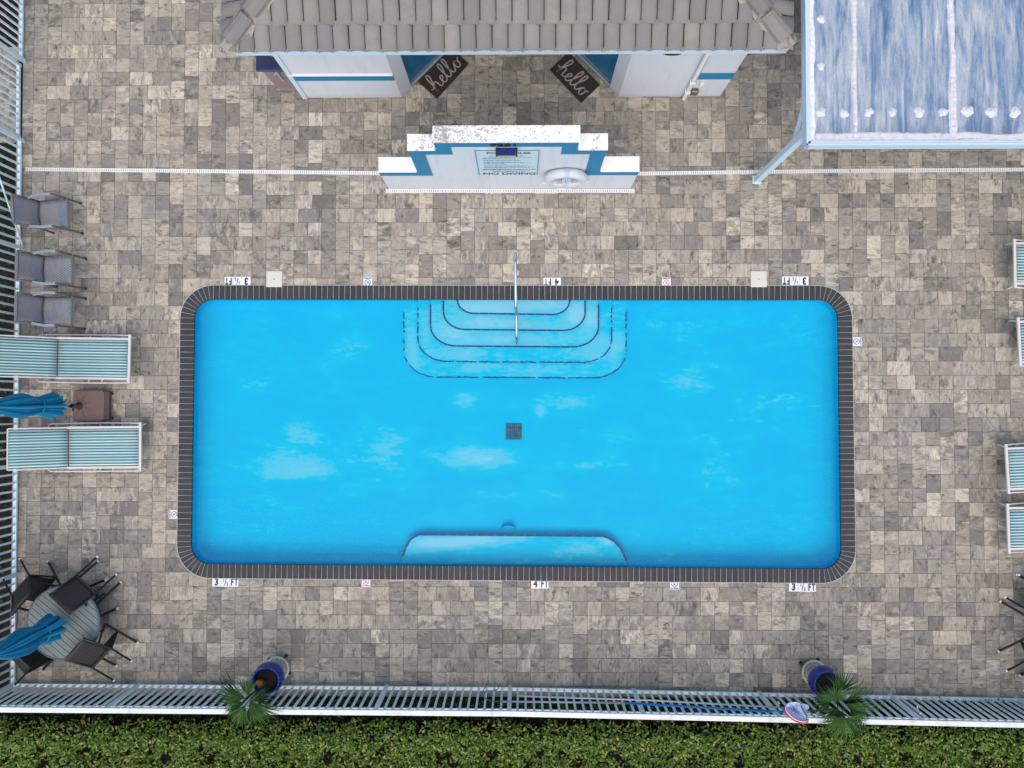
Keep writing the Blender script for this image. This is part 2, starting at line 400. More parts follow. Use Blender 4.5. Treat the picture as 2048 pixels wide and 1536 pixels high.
def metalroof_mat():
    m, n, l, p = nt('oxidised_blue_metal_roof'); P = pos(n)
    s1 = noise(n, l, vscale(n, l, P, (5, .7, 1)), 1.0, 7, .65, .8)
    s2 = noise(n, l, vscale(n, l, P, (16, 2.2, 1), loc=(4, 4, 1)), 1.0, 6, .7, .6)
    s3 = noise(n, l, P, 60, 4, .7, .5)
    f = math_(n, l, 'ADD', math_(n, l, 'MULTIPLY', s1, .6), math_(n, l, 'MULTIPLY', s2, .4))
    c = ramp(n, l, f, [(.36, (.06, .135, .29)), (.45, (.17, .255, .38)), (.51, (.30, .365, .455)), (.58, (.43, .48, .53)), (.66, (.62, .65, .67))])
    c = mix(n, l, c, ramp(n, l, s3, [(.3, .78), (.7, 1.15)]), 1.0, 'MULTIPLY')
    sy = n.new('ShaderNodeSeparateXYZ'); l.new(P, sy.inputs[0])
    y = math_(n, l, 'ADD', sy.outputs[1], math_(n, l, 'MULTIPLY', s2, .35))
    d = ramp(n, l, math_(n, l, 'SUBTRACT', y, 3.60), [(.28, 1), (.62, 0)])
    c = mix(n, l, c, (.085, .10, .20), math_(n, l, 'MULTIPLY', d, .6))
    l.new(c, p.inputs['Base Color']); p.inputs['Roughness'].default_value = .5; p.inputs['Metallic'].default_value = .0
    bump(n, l, p, s3, .2, .004); return m
M['metalroof'] = metalroof_mat()
M['sealant'] = simple('white_roof_sealant', (.66, .67, .71), .7, var=.15, vs=9, fine=90, bmp=.7, coord='pos', dirt=(.40, .42, .50))
M['edgecoat'] = simple('white_edge_coating', (.78, .79, .82), .6, var=.06, vs=5, fine=90, bmp=.5, coord='pos', dirt=(.45, .45, .47))

def stripe_mat():
    m, n, l, p = nt('striped_sling_fabric'); sep = n.new('ShaderNodeSeparateXYZ'); l.new(uvc(n), sep.inputs[0])
    v = math_(n, l, 'ADD', math_(n, l, 'MULTIPLY', sep.outputs[1], 1.0), 0.0)
    st = math_(n, l, 'FRACT', math_(n, l, 'MULTIPLY', v, 13.0))
    c = ramp(n, l, st, [(0, (.02, .13, .20)), (.10, (.06, .23, .32)), (.34, (.38, .55, .47)), (.5, (.62, .66, .56)), (.64, (.36, .53, .45)), (.80, (.07, .24, .33)), (.93, (.02, .12, .19))], 'CONSTANT')
    st2 = math_(n, l, 'FRACT', math_(n, l, 'MULTIPLY', v, 13.0/4))
    c = mix(n, l, c, (.74, .78, .76), ramp(n, l, st2, [(0, 0), (.10, 1), (.155, 0)], 'CONSTANT'))
    c = mix(n, l, c, (.30, .33, .33), math_(n, l, 'MULTIPLY', ramp(n, l, noise(n, l, pos(n), 5, 5), [(.45, 0), (.8, 1)]), .35))
    l.new(c, p.inputs['Base Color']); p.inputs['Roughness'].default_value = .8
    bump(n, l, p, noise(n, l, pos(n), 300, 2), .3, .002); return m
M['stripe'] = stripe_mat()

def wicker_mat(name, lo, hi, stain=None):
    m, n, l, p = nt(name); u = uvc(n)
    sep = n.new('ShaderNodeSeparateXYZ'); l.new(u, sep.inputs[0])
    a = math_(n, l, 'SINE', math_(n, l, 'MULTIPLY', sep.outputs[0], 2*math.pi*14))
    rowi = math_(n, l, 'FLOOR', math_(n, l, 'MULTIPLY', sep.outputs[1], 22))
    b = math_(n, l, 'SINE', math_(n, l, 'ADD', math_(n, l, 'MULTIPLY', sep.outputs[0], 2*math.pi*8), math_(n, l, 'MULTIPLY', rowi, math.pi)))
    row = math_(n, l, 'ABSOLUTE', math_(n, l, 'SINE', math_(n, l, 'MULTIPLY', sep.outputs[1], math.pi*22)))
    hgt = math_(n, l, 'MULTIPLY', math_(n, l, 'ADD', math_(n, l, 'MULTIPLY', b, .5), .6), row)
    c = mix(n, l, lo, hi, ramp(n, l, hgt, [(.1, 0), (.8, 1)]))
    c = mix(n, l, c, [x*1.15 for x in hi], math_(n, l, 'MULTIPLY', noise(n, l, objc(n), 30, 3), .4))
    if stain: c = mix(n, l, c, stain, math_(n, l, 'MULTIPLY', ramp(n, l, noise(n, l, vscale(n, l, pos(n), (7, 2, 2)), 1.0, 4), [(.48, 0), (.66, 1)]), .55))
    l.new(c, p.inputs['Base Color']); p.inputs['Roughness'].default_value = .6
    bump(n, l, p, hgt, .8, .006); return m
M['wicker'] = wicker_mat('grey_wicker', (.10, .10, .11), (.30, .31, .335), (.07, .15, .25))
M['wframe'] = simple('brown_grey_chair_frame', (.13, .115, .10), .5, var=.15, bmp=.05)
M['warm'] = simple('weathered_grey_arm', (.25, .30, .38), .5, var=.2, vs=8, bmp=.1)
M['dwicker'] = wicker_mat('black_wicker', (.003, .003, .004), (.042, .036, .037))
M['dframe'] = simple('black_chair_frame', (.008, .009, .010), .4, bmp=.02)

def leaf_mat(name, c0, c1, c2, rough=.45, trans=.25, c3=None):
    m, n, l, p = nt(name); at = n.new('ShaderNodeAttribute'); at.attribute_name = 'rnd'
    c = ramp(n, l, at.outputs['Fac'], [(0, c0), (.55, c1), (.955, c2), (.965, c3 or c2)])
    c = mix(n, l, c, [x*.6 for x in c1], math_(n, l, 'MULTIPLY', noise(n, l, pos(n), 30, 2), .4))
    l.new(c, p.inputs['Base Color']); p.inputs['Roughness'].default_value = rough
    p.inputs['Specular IOR Level'].default_value = .22
    t = n.new('ShaderNodeBsdfTranslucent'); l.new(c, t.inputs[0])
    ms = n.new('ShaderNodeMixShader'); ms.inputs[0].default_value = trans
    out = [x for x in n if x.type == 'OUTPUT_MATERIAL'][0]
    l.new(p.outputs[0], ms.inputs[1]); l.new(t.outputs[0], ms.inputs[2]); l.new(ms.outputs[0], out.inputs[0]); return m
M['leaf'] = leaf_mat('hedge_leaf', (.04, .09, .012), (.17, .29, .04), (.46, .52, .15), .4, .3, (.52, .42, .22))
M['darkleaf'] = leaf_mat('shade_painted_leaf', (.010, .026, .008), (.028, .065, .018), (.08, .13, .035))  # darker copy of the leaf colour, with shade painted in
M['redleaf'] = leaf_mat('dark_red_leaf', (.03, .008, .008), (.06, .012, .012), (.11, .05, .03))
M['palm'] = leaf_mat('palm_leaf', (.008, .036, .007), (.022, .075, .012), (.07, .16, .026), .6, .12)
M['deadleaf'] = leaf_mat('orange_dead_leaf', (.35, .16, .02), (.5, .24, .04), (.55, .3, .08))
def pot_mat():
    m, n, l, p = nt('blue_drip_glaze'); o = objc(n)
    sep = n.new('ShaderNodeSeparateXYZ'); l.new(o, sep.inputs[0])
    ang = math_(n, l, 'ARCTAN2', sep.outputs[1], sep.outputs[0])
    saw = math_(n, l, 'ABSOLUTE', math_(n, l, 'SUBTRACT', math_(n, l, 'FRACT', math_(n, l, 'MULTIPLY', ang, 3.5)), .5))
    k = math_(n, l, 'ADD', sep.outputs[2], math_(n, l, 'ADD', math_(n, l, 'MULTIPLY', saw, .07), math_(n, l, 'MULTIPLY', noise(n, l, o, 14, 3), .08)))
    c = ramp(n, l, k, [(.0, (.29, .26, .20)), (.575, (.27, .25, .19)), (.585, (.0, .25, .26)), (.615, (.0, .09, .26)), (.70, (.0, .012, .22)), (.83, (.0, .02, .26)), (.86, (.0, .08, .40))])
    l.new(c, p.inputs['Base Color']); p.inputs['Roughness'].default_value = .12; return m
M['pot'] = pot_mat()
def drain_mat():
    m, n, l, p = nt('main_drain_grate'); P = pos(n)
    c = ramp(n, l, noise(n, l, P, 12, 1), [(.35, (.0, .06, .38)), (.48, (.02, .12, .35)), (.55, (.05, .20, .06)), (.68, (.05, .16, .10)), (.76, (.35, .18, .05))])
    l.new(c, p.inputs['Base Color']); return m
M['drain'] = drain_mat()

# ------------------------------------------------------------------ ground
X0, X1, Y0, Y1 = -8.66, 10.6, -4.93, 9.2
BIG = 250
def frame_sheet(name, m_, z, ox0, ox1, oy0, oy1):
    g = MB()
    for (a, b, c_, d) in ((ox0, X0, oy0, oy1), (X1, ox1, oy0, oy1), (X0, X1, oy0, Y0), (X0, X1, Y1, oy1)):
        g.add([(a, c_, z), (b, c_, z), (b, d, z), (a, d, z)], [(0, 1, 2, 3)])
    g.build(name, m_, kind='structure')
frame_sheet('ground', M['grass'], -.05, -BIG, BIG, -BIG, BIG)
frame_sheet('planting_bed', M['soil'], -.03, -12.6, 11.5, -7.6, 10.2)

# ------------------------------------------------------------------ pool outline
QL0, QL1 = W(361, 640), W(355, 1060); QR0, QR1 = W(1704, 640), W(1710, 1060)
QT0, QT1 = W(430, 571), W(1640, 572); QB0, QB1 = W(420, 1156), W(1650, 1166)
def isect(a, b, c, d):
    r = b-a; s = d-c; den = r.x*s.y-r.y*s.x; t = ((c.x-a.x)*s.y-(c.y-a.y)*s.x)/den
    return Vector((a.x+r.x*t, a.y+r.y*t))
quad = [isect(QT0, QT1, QL0, QL1), isect(QL0, QL1, QB0, QB1), isect(QB0, QB1, QR0, QR1), isect(QT0, QT1, QR0, QR1)]   # TL BL BR TR (ccw)
def inset_quad(q, d):
    n = len(q); L = []
    for i in range(n):
        a, b = q[i], q[(i+1) % n]; t = (b-a).normalized(); nn = Vector((-t.y, t.x)); L.append((a+nn*d, b+nn*d))
    return [isect(L[i-1][0], L[i-1][1], L[i][0], L[i][1]) for i in range(n)]
def rounded(q, R, n=12):
    out = []
    for i in range(len(q)):
        p = q[i]; a = (q[i-1]-p).normalized(); b = (q[(i+1) % len(q)]-p).normalized()
        ang = math.acos(max(-1, min(1, a.dot(b)))); t = R/math.tan(ang/2)
        c = p+(a+b).normalized()*(R/math.sin(ang/2)); s0 = p+a*t; s1 = p+b*t
        a0 = math.atan2(s0.y-c.y, s0.x-c.x); a1 = math.atan2(s1.y-c.y, s1.x-c.x)
        while a1 < a0: a1 += 2*math.pi
        if a1-a0 > math.pi: a1 -= 2*math.pi
        out += arc_pts(c, R, a0, a1, n)
    return out
CW = .243; RO = .57
outer = rounded(quad, RO, 16); inner = rounded(inset_quad(quad, CW), RO-CW, 16)
def inside_depth(q, R, x, y):
    """signed distance inside the rounded quad (positive inside) and outward normal"""
    p = Vector((x, y)); iq = inset_quad(q, R); best = None
    n = len(iq); ins = True; md = 1e9; cl = None
    for i in range(n):
        a, b = iq[i], iq[(i+1) % n]; t = (b-a); L = t.length; t.normalize(); nn = Vector((-t.y, t.x))
        sd = (p-a).dot(nn)
        if sd < 0: ins = False
        s_ = max(0, min(L, (p-a).dot(t))); c = a+t*s_; d = (p-c).length
        if d < md: md = d; cl = c; nr = -nn
    if ins: return R+md, nr
    return R-md, (p-cl).normalized()

# pool shell ---------------------------------------------------------------
rings = []
prof = [(-.05, -.022), (-.04, -.024), (-.04, -.31), (-.02, -.36), (.02, -.395), (.08, -.408), (.14, -.4165)]
iq0 = inset_quad(quad, CW)
sh = MB(); N = None
for (d, z) in prof:
    rr = max(.05, RO-CW-d); ring = rounded(inset_quad(iq0, d), rr, 16); N = len(ring); rings.append([(p.x, p.y, z) for p in ring])
vs = [p for r in rings for p in r]; fs = []
for i in range(len(rings)-1):
    for k in range(N): fs.append((i*N+k, (i+1)*N+k, (i+1)*N+(k+1) % N, i*N+(k+1) % N))
sh.add(vs, fs)
shell = link('pool_basin', sh.mesh('pool_basin', M['pool'], smooth=True, flip=False), None, 'structure')
# floor and paler patches of its paint (in deck coordinates)
nx, ny = 230, 100
fx0, fx1 = iq0[0].x-.1, iq0[3].x+.1; fy0, fy1 = iq0[1].y-.12, iq0[0].y+.1
def pale_at(x, y):
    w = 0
    for (px, py, sx, sy, a) in PALE:
        q = W(px, py, PALEZ); w += a*math.exp(-(((x-q.x)/(sx/117))**2+((y-q.y)/(sy/117))**2))
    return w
PALEZ = -.415
PALE = [(615, 940, 55, 22, 1.1), (965, 915, 75, 22, 1.5), (600, 870, 40, 30, .8), (700, 700, 50, 30, .6), (1135, 800, 70, 20, .7), (500, 780, 40, 25, .25),
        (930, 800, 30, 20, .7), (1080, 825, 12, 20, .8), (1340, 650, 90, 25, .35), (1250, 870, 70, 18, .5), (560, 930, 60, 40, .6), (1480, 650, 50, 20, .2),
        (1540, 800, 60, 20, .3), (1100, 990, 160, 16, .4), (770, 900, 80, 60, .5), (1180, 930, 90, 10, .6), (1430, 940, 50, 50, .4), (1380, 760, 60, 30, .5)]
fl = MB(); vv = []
pale_vals = []
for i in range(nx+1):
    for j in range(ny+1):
        x = fx0+(fx1-fx0)*i/nx; y = fy0+(fy1-fy0)*j/ny; vv.append((x, y, -.415)); pale_vals.append(pale_at(x, y))
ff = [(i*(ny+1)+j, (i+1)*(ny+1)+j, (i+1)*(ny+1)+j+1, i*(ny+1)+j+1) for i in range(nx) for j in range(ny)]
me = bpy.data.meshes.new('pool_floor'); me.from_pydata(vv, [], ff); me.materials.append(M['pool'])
a_ = me.attributes.new('patchy', 'FLOAT', 'POINT'); a_.data.foreach_set('value', pale_vals)
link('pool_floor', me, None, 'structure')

# water --------------------------------------------------------------------
ZW = -.10
wt = MB(); wr = rounded(inset_quad(iq0, -.04), RO-CW+.04, 16); wt.add([(p.x, p.y, ZW) for p in wr], [tuple(range(len(wr)))])
wo = wt.build('pool_water', M['water'], kind='structure')

# steps and bench (stacked rounded slabs with navy tile noses) ---------------
def slab(name, pts_px, z, basew=.28, blobs=(), zb=-.415, parent=None):
    P = [W(px, py, z) for px, py in pts_px]
    o = MB(); n_ = len(P)
    # top face subdivided by a fan of strips so that the paleness can vary over it
    poly = [(p.x, p.y) for p in P]
    o.prism(poly, zb, z)
    me = o.mesh(name, M['pool'], off(parent)); ob = link(name, me, parent)
    m = ob.modifiers.new('b', 'BEVEL'); m.width = .02; m.segments = 2; m.limit_method = 'ANGLE'; m.angle_limit = R_(50)
    bm = bmesh.new(); bm.from_mesh(me)
    top = [f for f in bm.faces if f.normal.z > .9]
    bmesh.ops.triangulate(bm, faces=top)
    for _ in range(4):
        ed = [e for e in bm.edges if e.calc_length() > .12 and all(v.co.z > z-off(parent).z-.01 for v in e.verts)]
        bmesh.ops.subdivide_edges(bm, edges=ed, cuts=1)
        bmesh.ops.triangulate(bm, faces=[f for f in bm.faces if len(f.verts) > 4])
    bm.to_mesh(me); bm.free()
    a = me.attributes.new('patchy', 'FLOAT', 'POINT')
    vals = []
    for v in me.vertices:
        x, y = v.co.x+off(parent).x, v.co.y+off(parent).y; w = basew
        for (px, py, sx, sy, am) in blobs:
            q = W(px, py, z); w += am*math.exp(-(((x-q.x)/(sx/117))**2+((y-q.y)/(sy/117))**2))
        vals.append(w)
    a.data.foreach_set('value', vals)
    return ob
def ustep(x0, x1, yb, rc, ytop=585, skew=2, n=8):
    """outline of one step in photograph pixels: a U open to the pool wall"""
    pts = [(x0, ytop)]
    pts += [(x0+rc-rc*math.cos(a), yb-rc*.80+rc*.80*math.sin(a)) for a in [math.pi/2*k/n for k in range(n+1)]]
    pts += [(x1-rc+rc*math.sin(a), yb+skew-rc*.80+rc*.80*math.cos(a)) for a in [math.pi/2*k/n for k in range(n+1)]]
    pts += [(x1, ytop)]
    return pts
def lift(p, z): return [W(x, y, z) for x, y in p]
steps = thing('entry_steps', W(1030, 600, -.415), 'five curved entry steps with navy tile noses inside the pool under the handrail', 'steps')
SD = [(915, 1139, 627, 34, -.13, 600), (887, 1170, 659, 44, -.19, 602), (861, 1197, 692, 52, -.25, 609), (836, 1223, 723, 58, -.31, 616), (808, 1252, 754, 66, -.365, 624)]
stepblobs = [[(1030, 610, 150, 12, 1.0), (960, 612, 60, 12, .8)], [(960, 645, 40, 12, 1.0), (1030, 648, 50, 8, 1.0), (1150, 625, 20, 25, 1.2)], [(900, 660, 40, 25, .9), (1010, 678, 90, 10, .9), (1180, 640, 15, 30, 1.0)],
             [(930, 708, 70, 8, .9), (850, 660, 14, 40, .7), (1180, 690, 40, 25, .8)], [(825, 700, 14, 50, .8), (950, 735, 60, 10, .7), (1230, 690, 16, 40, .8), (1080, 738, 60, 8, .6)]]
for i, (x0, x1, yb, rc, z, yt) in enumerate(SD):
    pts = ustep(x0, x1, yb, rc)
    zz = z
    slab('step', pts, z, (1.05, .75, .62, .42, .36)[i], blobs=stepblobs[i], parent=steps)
    # nose tiles: short navy pieces with hairline gaps
    path = [p for p in ustep(x0, x1, yb, rc, ytop=yt, n=14)]
    wp = [W(px, py, z+.002) for px, py in path]
    # resample
    dens = []; 
    for a, b in zip(wp[:-1], wp[1:]):
        k = max(1, int((b-a).length/.04))
        dens += [a.lerp(b, t/k) for t in range(k)]
    dens.append(wp[-1])
    tl = MB(); run = 0; hw = .0125; last = 0
    for a, b in zip(dens[:-1], dens[1:]):
        d = (b-a); L = d.length
        if L < 1e-5: continue
        run += L
        if int(run/.165) != last:
            last = int(run/.165)
            if tl.v: tl.build('nose_tile', M['navy'], steps)
            tl = MB()
        if i >= 3 and random.random() < (.30 if a.y > W(0, yb-25, z).y else .05): continue
        if (run % .165) < .035 and i < 4: e = a+d*.86
        else: e = b
        s = d.normalized(); nn = Vector((-s.y, s.x, 0)); jw = hw*(1 if i < 3 else random.uniform(.6, 1.05)); jo = nn*(0 if i < 3 else random.uniform(-.004, .004))
        tl.beam(a+jo+Vector((0, 0, .002)), e+jo+Vector((0, 0, .002)), jw*2, .006)
    if tl.v: tl.build('nose_tile', M['navy'], steps)
bench = thing('pool_bench', W(1030, 1120, -.415), 'long curved underwater bench with a navy tile nose at the near wall of the pool', 'bench')
bp = [(803, 1150), (806, 1112), (812, 1094), (820, 1080), (829, 1073), (838, 1069), (1030, 1070.5), (1206, 1072), (1217, 1076), (1229, 1083), (1239, 1094), (1247, 1107), (1252, 1121), (1256, 1152)]
ZB = -.27
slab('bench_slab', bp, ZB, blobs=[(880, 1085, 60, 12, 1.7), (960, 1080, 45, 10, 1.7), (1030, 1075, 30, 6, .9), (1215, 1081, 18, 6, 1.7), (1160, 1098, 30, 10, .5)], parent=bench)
bb = [W(px, py, ZB+.003) for px, py in bp[1:-1]]; tl = MB()
for a, b in zip(bb[:-1], bb[1:]):
    k = max(1, int((b-a).length/.155))
    for t in range(k):
        p = a.lerp(b, t/k); q = a.lerp(b, (t+.97)/k); tl = MB(); tl.beam(p, q, .034, .006); tl.build('nose_tile', M['navy'], bench)
# underwater light on the sloping cove in front of the bench
lc = W(1017, 1055, -.385); lt = thing('pool_light', lc, 'round niche light ring low on the pool floor in front of the long bench', 'pool light')
Ml = Matrix.Rotation(R_(62), 3, 'X')
pr = [Ml @ Vector((.115*math.cos(a), .115*math.sin(a), 0))+lc for a in [2*math.pi*k/32 for k in range(32)]]
MB().tube(pr, .006, 6, closed=True).build('light_rim', M['blue_ink'], lt, smooth=True)
disc = MB(); dv = [Ml @ Vector((r*math.cos(a), r*math.sin(a), h))+lc for r, h in ((.11, 0), (.08, .004), (.0, .006)) for a in [2*math.pi*k/32 for k in range(32)]]
df = [(i*32+k, i*32+(k+1) % 32, (i+1)*32+(k+1) % 32, (i+1)*32+k) for i in range(2) for k in range(32)]
disc.add(dv, df).build('lens', M['pool'], lt, smooth=True)
# main drain
dc = W(1027.5, 863, -.412); dr = thing('main_drain', dc, 'square grated main drain in the middle of the pool floor', 'drain')
b = MB(); b.box(dc+Vector((0, 0, .004)), (.285, .285, .008)); b.build('drain_sump', M['dark'], dr)
for k in range(9):
    bar = MB(); bar.box(dc+Vector((-.128+.032*k, 0, .014)), (.024, .28, .012)); bar.build('grate_bar', M['drain'], dr)
for k in (-1, 0, 1):
    bar = MB(); bar.box(dc+Vector((0, k*.07, .021)), (.28, .008, .003)); bar.build('grate_bar', M['navy'], dr)

# coping -------------------------------------------------------------------
cop = thing('pool_coping', ((outer[0].x+outer[40].x)/2, 0, 0), None, None); cop['kind'] = 'structure'
def ringmesh(a, b, z0, z1):
    n = len(a); v = [(p.x, p.y, z1) for p in a]+[(p.x, p.y, z1) for p in b]+[(p.x, p.y, z0) for p in a]+[(p.x, p.y, z0) for p in b]
    f = []
    for k in range(n):
        j = (k+1) % n; f += [(k, j, n+j, n+k), (k, 2*n+k, 2*n+j, j), (n+k, n+j, 3*n+j, 3*n+k)]
    return v, f
mo = MB(); oo = rounded(inset_quad(quad, -.009), RO+.009, 16); ii = rounded(inset_quad(quad, CW-.006), RO-CW+.006, 16)
mo.add(*ringmesh(oo, ii, -.03, .0085)); mo.build('mortar_bed', M['grout'], cop)
# walk along the outline
seg = []
for k in range(len(outer)):
    a, b_ = outer[k], outer[(k+1) % len(outer)]; seg.append((a, b_, inner[k], inner[(k+1) % len(inner)], (b_-a).length))
tot = sum(s[4] for s in seg)
def at_s(s):
    s = s % tot
    for a, b_, c, d, L in seg:
        if s <= L: return a.lerp(b_, s/L if L else 0), c.lerp(d, s/L if L else 0)
        s -= L
    return seg[-1][1], seg[-1][3]
# equal spacing of 9.85 cm; inner points follow proportionally
nb = int(round(tot/.0985)); step_s = tot/nb; JN = .0075
bricks = []
for k in range(nb):
    o0, i0 = at_s(k*step_s); o1, i1 = at_s((k+1)*step_s)
    t = (o1-o0).normalized(); ti = (i1-i0).normalized() if (i1-i0).length > 1e-6 else t
    bricks.append([o0+t*JN/2, o1-t*JN/2, i1-ti*JN/2*.8, i0+ti*JN/2*.8])
def brick_geo(mb, q, dz):
    zt_ = .015+dz; zb_ = -.035; c = sum(q, Vector((0, 0)))/4
    low = [(p.x, p.y, zb_) for p in q]; mid = [(p.x, p.y, zt_-.005) for p in q]
    top = [(p.x+(c.x-p.x)*.035, p.y+(c.y-p.y)*.035, zt_) for p in q]
    # bullnose at the water side: the two inner vertices drop more
    mb.add(low+mid+top, [(3, 2, 1, 0), (8, 9, 10, 11)]+[(r+k, r+(k+1) % 4, r+4+(k+1) % 4, r+4+k) for r in (0, 4) for k in range(4)])
order = sorted(range(nb), key=lambda k: -(bricks[k][0]-bricks[k][1]).length)
rest = MB()
for idx, k in enumerate(order):
    if idx < 299:
        m_ = MB(); brick_geo(m_, bricks[k], random.uniform(-.0012, .0012)); m_.build('coping_brick', M['brick'], cop)
    else: brick_geo(rest, bricks[k], random.uniform(-.0012, .0012))
if rest.v: rest.build('coping_bricks', M['brick'], cop, kind='stuff')

# ------------------------------------------------------------------ pavers
U = .2404; GX, GY = -8.473, 4.381
deck = thing('pool_deck', (0, 0, 0), None, None); deck['kind'] = 'structure'
i0, i1 = -1, int((X1-GX)/U)+1; j0 = int((Y0-GY)/U)-1; j1 = int((Y1-GY)/U)+1
occ = set(); pav = []      # (x0,y0,x1,y1,orient)
rp = random.Random(11)
A1, A2 = U*3*.44, U*3*.56
ncell = {}
for j in range(j1, j0-1, -1):                 # narrow border column along the left fence
    if (-1, j) in occ: continue
    h3 = rp.choice((1, 1, 2)); occ.add((-1, j)); occ.add((-1, j-h3+1)); y = GY+j*U
    pav.append((X0, y-(h3-1)*U, GX, y+U, 0))
cells = [(i, j) for i in range(0, i1+1) for j in range(j0, j1+1)]; rp.shuffle(cells)
for (i, j) in cells:
    if (i, j) in occ: continue
    x = GX+i*U; y = GY+j*U; split = A1 if rp.random() < .5 else A2
    hor = all((i+k, j) not in occ and i+k <= i1 for k in range(3)); ver = all((i, j-k) not in occ and j-k >= j0 for k in range(3)); r = rp.random()
    if r < .12: hor = ver = False
    if hor and (not ver or r < .58):
        for k in range(3): occ.add((i+k, j))
        pav += [(x, y, x+split, y+U, 1), (x+split, y, x+3*U, y+U, 1)]
    elif ver:
        for k in range(3): occ.add((i, j-k))
        yt = y+U; pav += [(x, yt-split, x+U, yt, 0), (x, yt-3*U, x+U, yt-split, 0)]
    else:
        occ.add((i, j)); pav.append((x, y, x+U, y+U, rp.random() < .4))
def paver_geo(x0, y0, x1, y1, dz, cuts=()):
    """corner list after cutting; returns polygon"""
    poly = [Vector((x0, y0)), Vector((x1, y0)), Vector((x1, y1)), Vector((x0, y1))]
    for (pt, nn) in cuts:                        # keep side where (p-pt).nn >= 0
        out = []
        for k in range(len(poly)):
            a, b = poly[k], poly[(k+1) % len(poly)]; da = (a-pt).dot(nn); db = (b-pt).dot(nn)
            if da >= 0: out.append(a)
            if da*db < 0: out.append(a.lerp(b, da/(da-db)))
        poly = out
        if len(poly) < 3: return None
    return poly
PAVZ = -.05
def pav_mesh_data(poly, c, dz, orient, tilt):
    n = len(poly); cx = sum(p.x for p in poly)/n; cy = sum(p.y for p in poly)/n
    g_ = .0022; ch = .0045
    def shrink(p, d):
        v = Vector((cx-p.x, cy-p.y)); return p+Vector((math.copysign(min(d, abs(v.x)), v.x), math.copysign(min(d, abs(v.y)), v.y)))
    a = [shrink(p, g_) for p in poly]; b = [shrink(p, g_+ch) for p in poly]
    vs = [(p.x, p.y, PAVZ) for p in a]+[(p.x, p.y, dz-.003) for p in a]+[(p.x, p.y, dz+tilt[0]*(p.x-cx)+tilt[1]*(p.y-cy)) for p in b]
    fs = [tuple(2*n+k for k in range(n))]+[(r+k, r+(k+1) % n, r+n+(k+1) % n, r+n+k) for r in (0, n) for k in range(n)]
    uv = []
    for f in fs:
        uv.append([((vs[q][1], vs[q][0]) if orient else (vs[q][0], vs[q][1])) for q in f])
    return vs, fs, uv
cand = []; 
for (x0, y0, x1, y1, o_) in pav:
    y0c = max(y0, Y0)
    x1 = min(x1, X1); y1 = min(y1, Y1)
    if y1-y0c < .03 or x1-x0 < .03: continue
    cx, cy = (x0+x1)/2, (y0c+y1)/2
    d, nr = inside_depth(quad, RO, cx, cy)
    cuts = []
    if d > .36: continue
    if d > -.35:
        pt = Vector((cx, cy))+nr*d; cuts = [(pt-nr*.10, nr)]
    poly = paver_geo(x0, y0c, x1, y1, 0, cuts)
    if not poly: continue
    ar = abs(sum(poly[k].x*poly[(k+1) % len(poly)].y-poly[(k+1) % len(poly)].x*poly[k].y for k in range(len(poly))))/2
    if ar < .003: continue
    cand.append((poly, o_, ar, cx, cy))
# the 300 that show largest in view become parts, the rest is one part
def hidden(cx, cy): return (-4.0 < cx < 3.7 and cy > 4.9) or (cx > 4.0 and cy > 3.5) or (-2.5 < cx < 2.1 and 3.7 < cy < 4.3) or cx < -7.6 or cx > 8.3 or cy < -4.6 or cy > 6.2
vis = sorted([k for k in range(len(cand)) if not hidden(cand[k][3], cand[k][4]) and len(cand[k][0]) == 4], key=lambda k: (-round(cand[k][2]*50), math.hypot(cand[k][3], cand[k][4])))
top300 = set(vis[:299])
pv, pf, puv, prnd = [], [], [], []
for k, (poly, o_, ar, cx, cy) in enumerate(cand):
    dz = random.uniform(-.0014, .0014); tilt = (random.uniform(-.006, .006), random.uniform(-.006, .006))
    vs, fs, uv = pav_mesh_data(poly, None, dz, o_, tilt); rnd = random.random()
    if k in top300:
        me = bpy.data.meshes.new('paver'); me.from_pydata(vs, [], fs); L = me.uv_layers.new(name='UVMap')
        L.data.foreach_set('uv', [c for f in uv for q in f for c in q]); a = me.attributes.new('rnd', 'FLOAT', 'FACE'); a.data.foreach_set('value', [rnd]*len(fs))
        me.materials.append(M['paver']); link('paver', me, deck)
    else:
        b0 = len(pv); pv += vs; pf += [tuple(b0+q for q in f) for f in fs]; puv += [c for f in uv for q in f for c in q]; prnd += [rnd]*len(fs)
me = bpy.data.meshes.new('pavers'); me.from_pydata(pv, [], pf); L = me.uv_layers.new(name='UVMap'); L.data.foreach_set('uv', puv)
a = me.attributes.new('rnd', 'FLOAT', 'FACE'); a.data.foreach_set('value', prnd); me.materials.append(M['paver'])
link('pavers', me, deck, 'stuff')
# sand bed below the joints (a frame round the pool)
sb = MB(); so = [Vector((X0, Y1)), Vector((X0, Y0)), Vector((X1, Y0)), Vector((X1, Y1))]
rin = rounded(inset_quad(quad, .1), RO-.1, 16)
# stitch: four trapezoids from the outline corners
def ringpoly(outerq, ring, z):
    n = len(ring)//4; vs = [(p.x, p.y, z) for p in ring]+[(p.x, p.y, z) for p in outerq]; f = []; m = len(ring)
    for c in range(4):
        for k in range(n-1): f.append((c*n+k, m+c, c*n+k+1))
        f.append((c*n+n-1, m+c, m+(c+1) % 4)); f.append((c*n+n-1, m+(c+1) % 4, ((c+1)*n) % m))
    return vs, f
sb.add(*ringpoly(so, rin, -.010)); sb.build('joint_sand', M['sand'], deck)
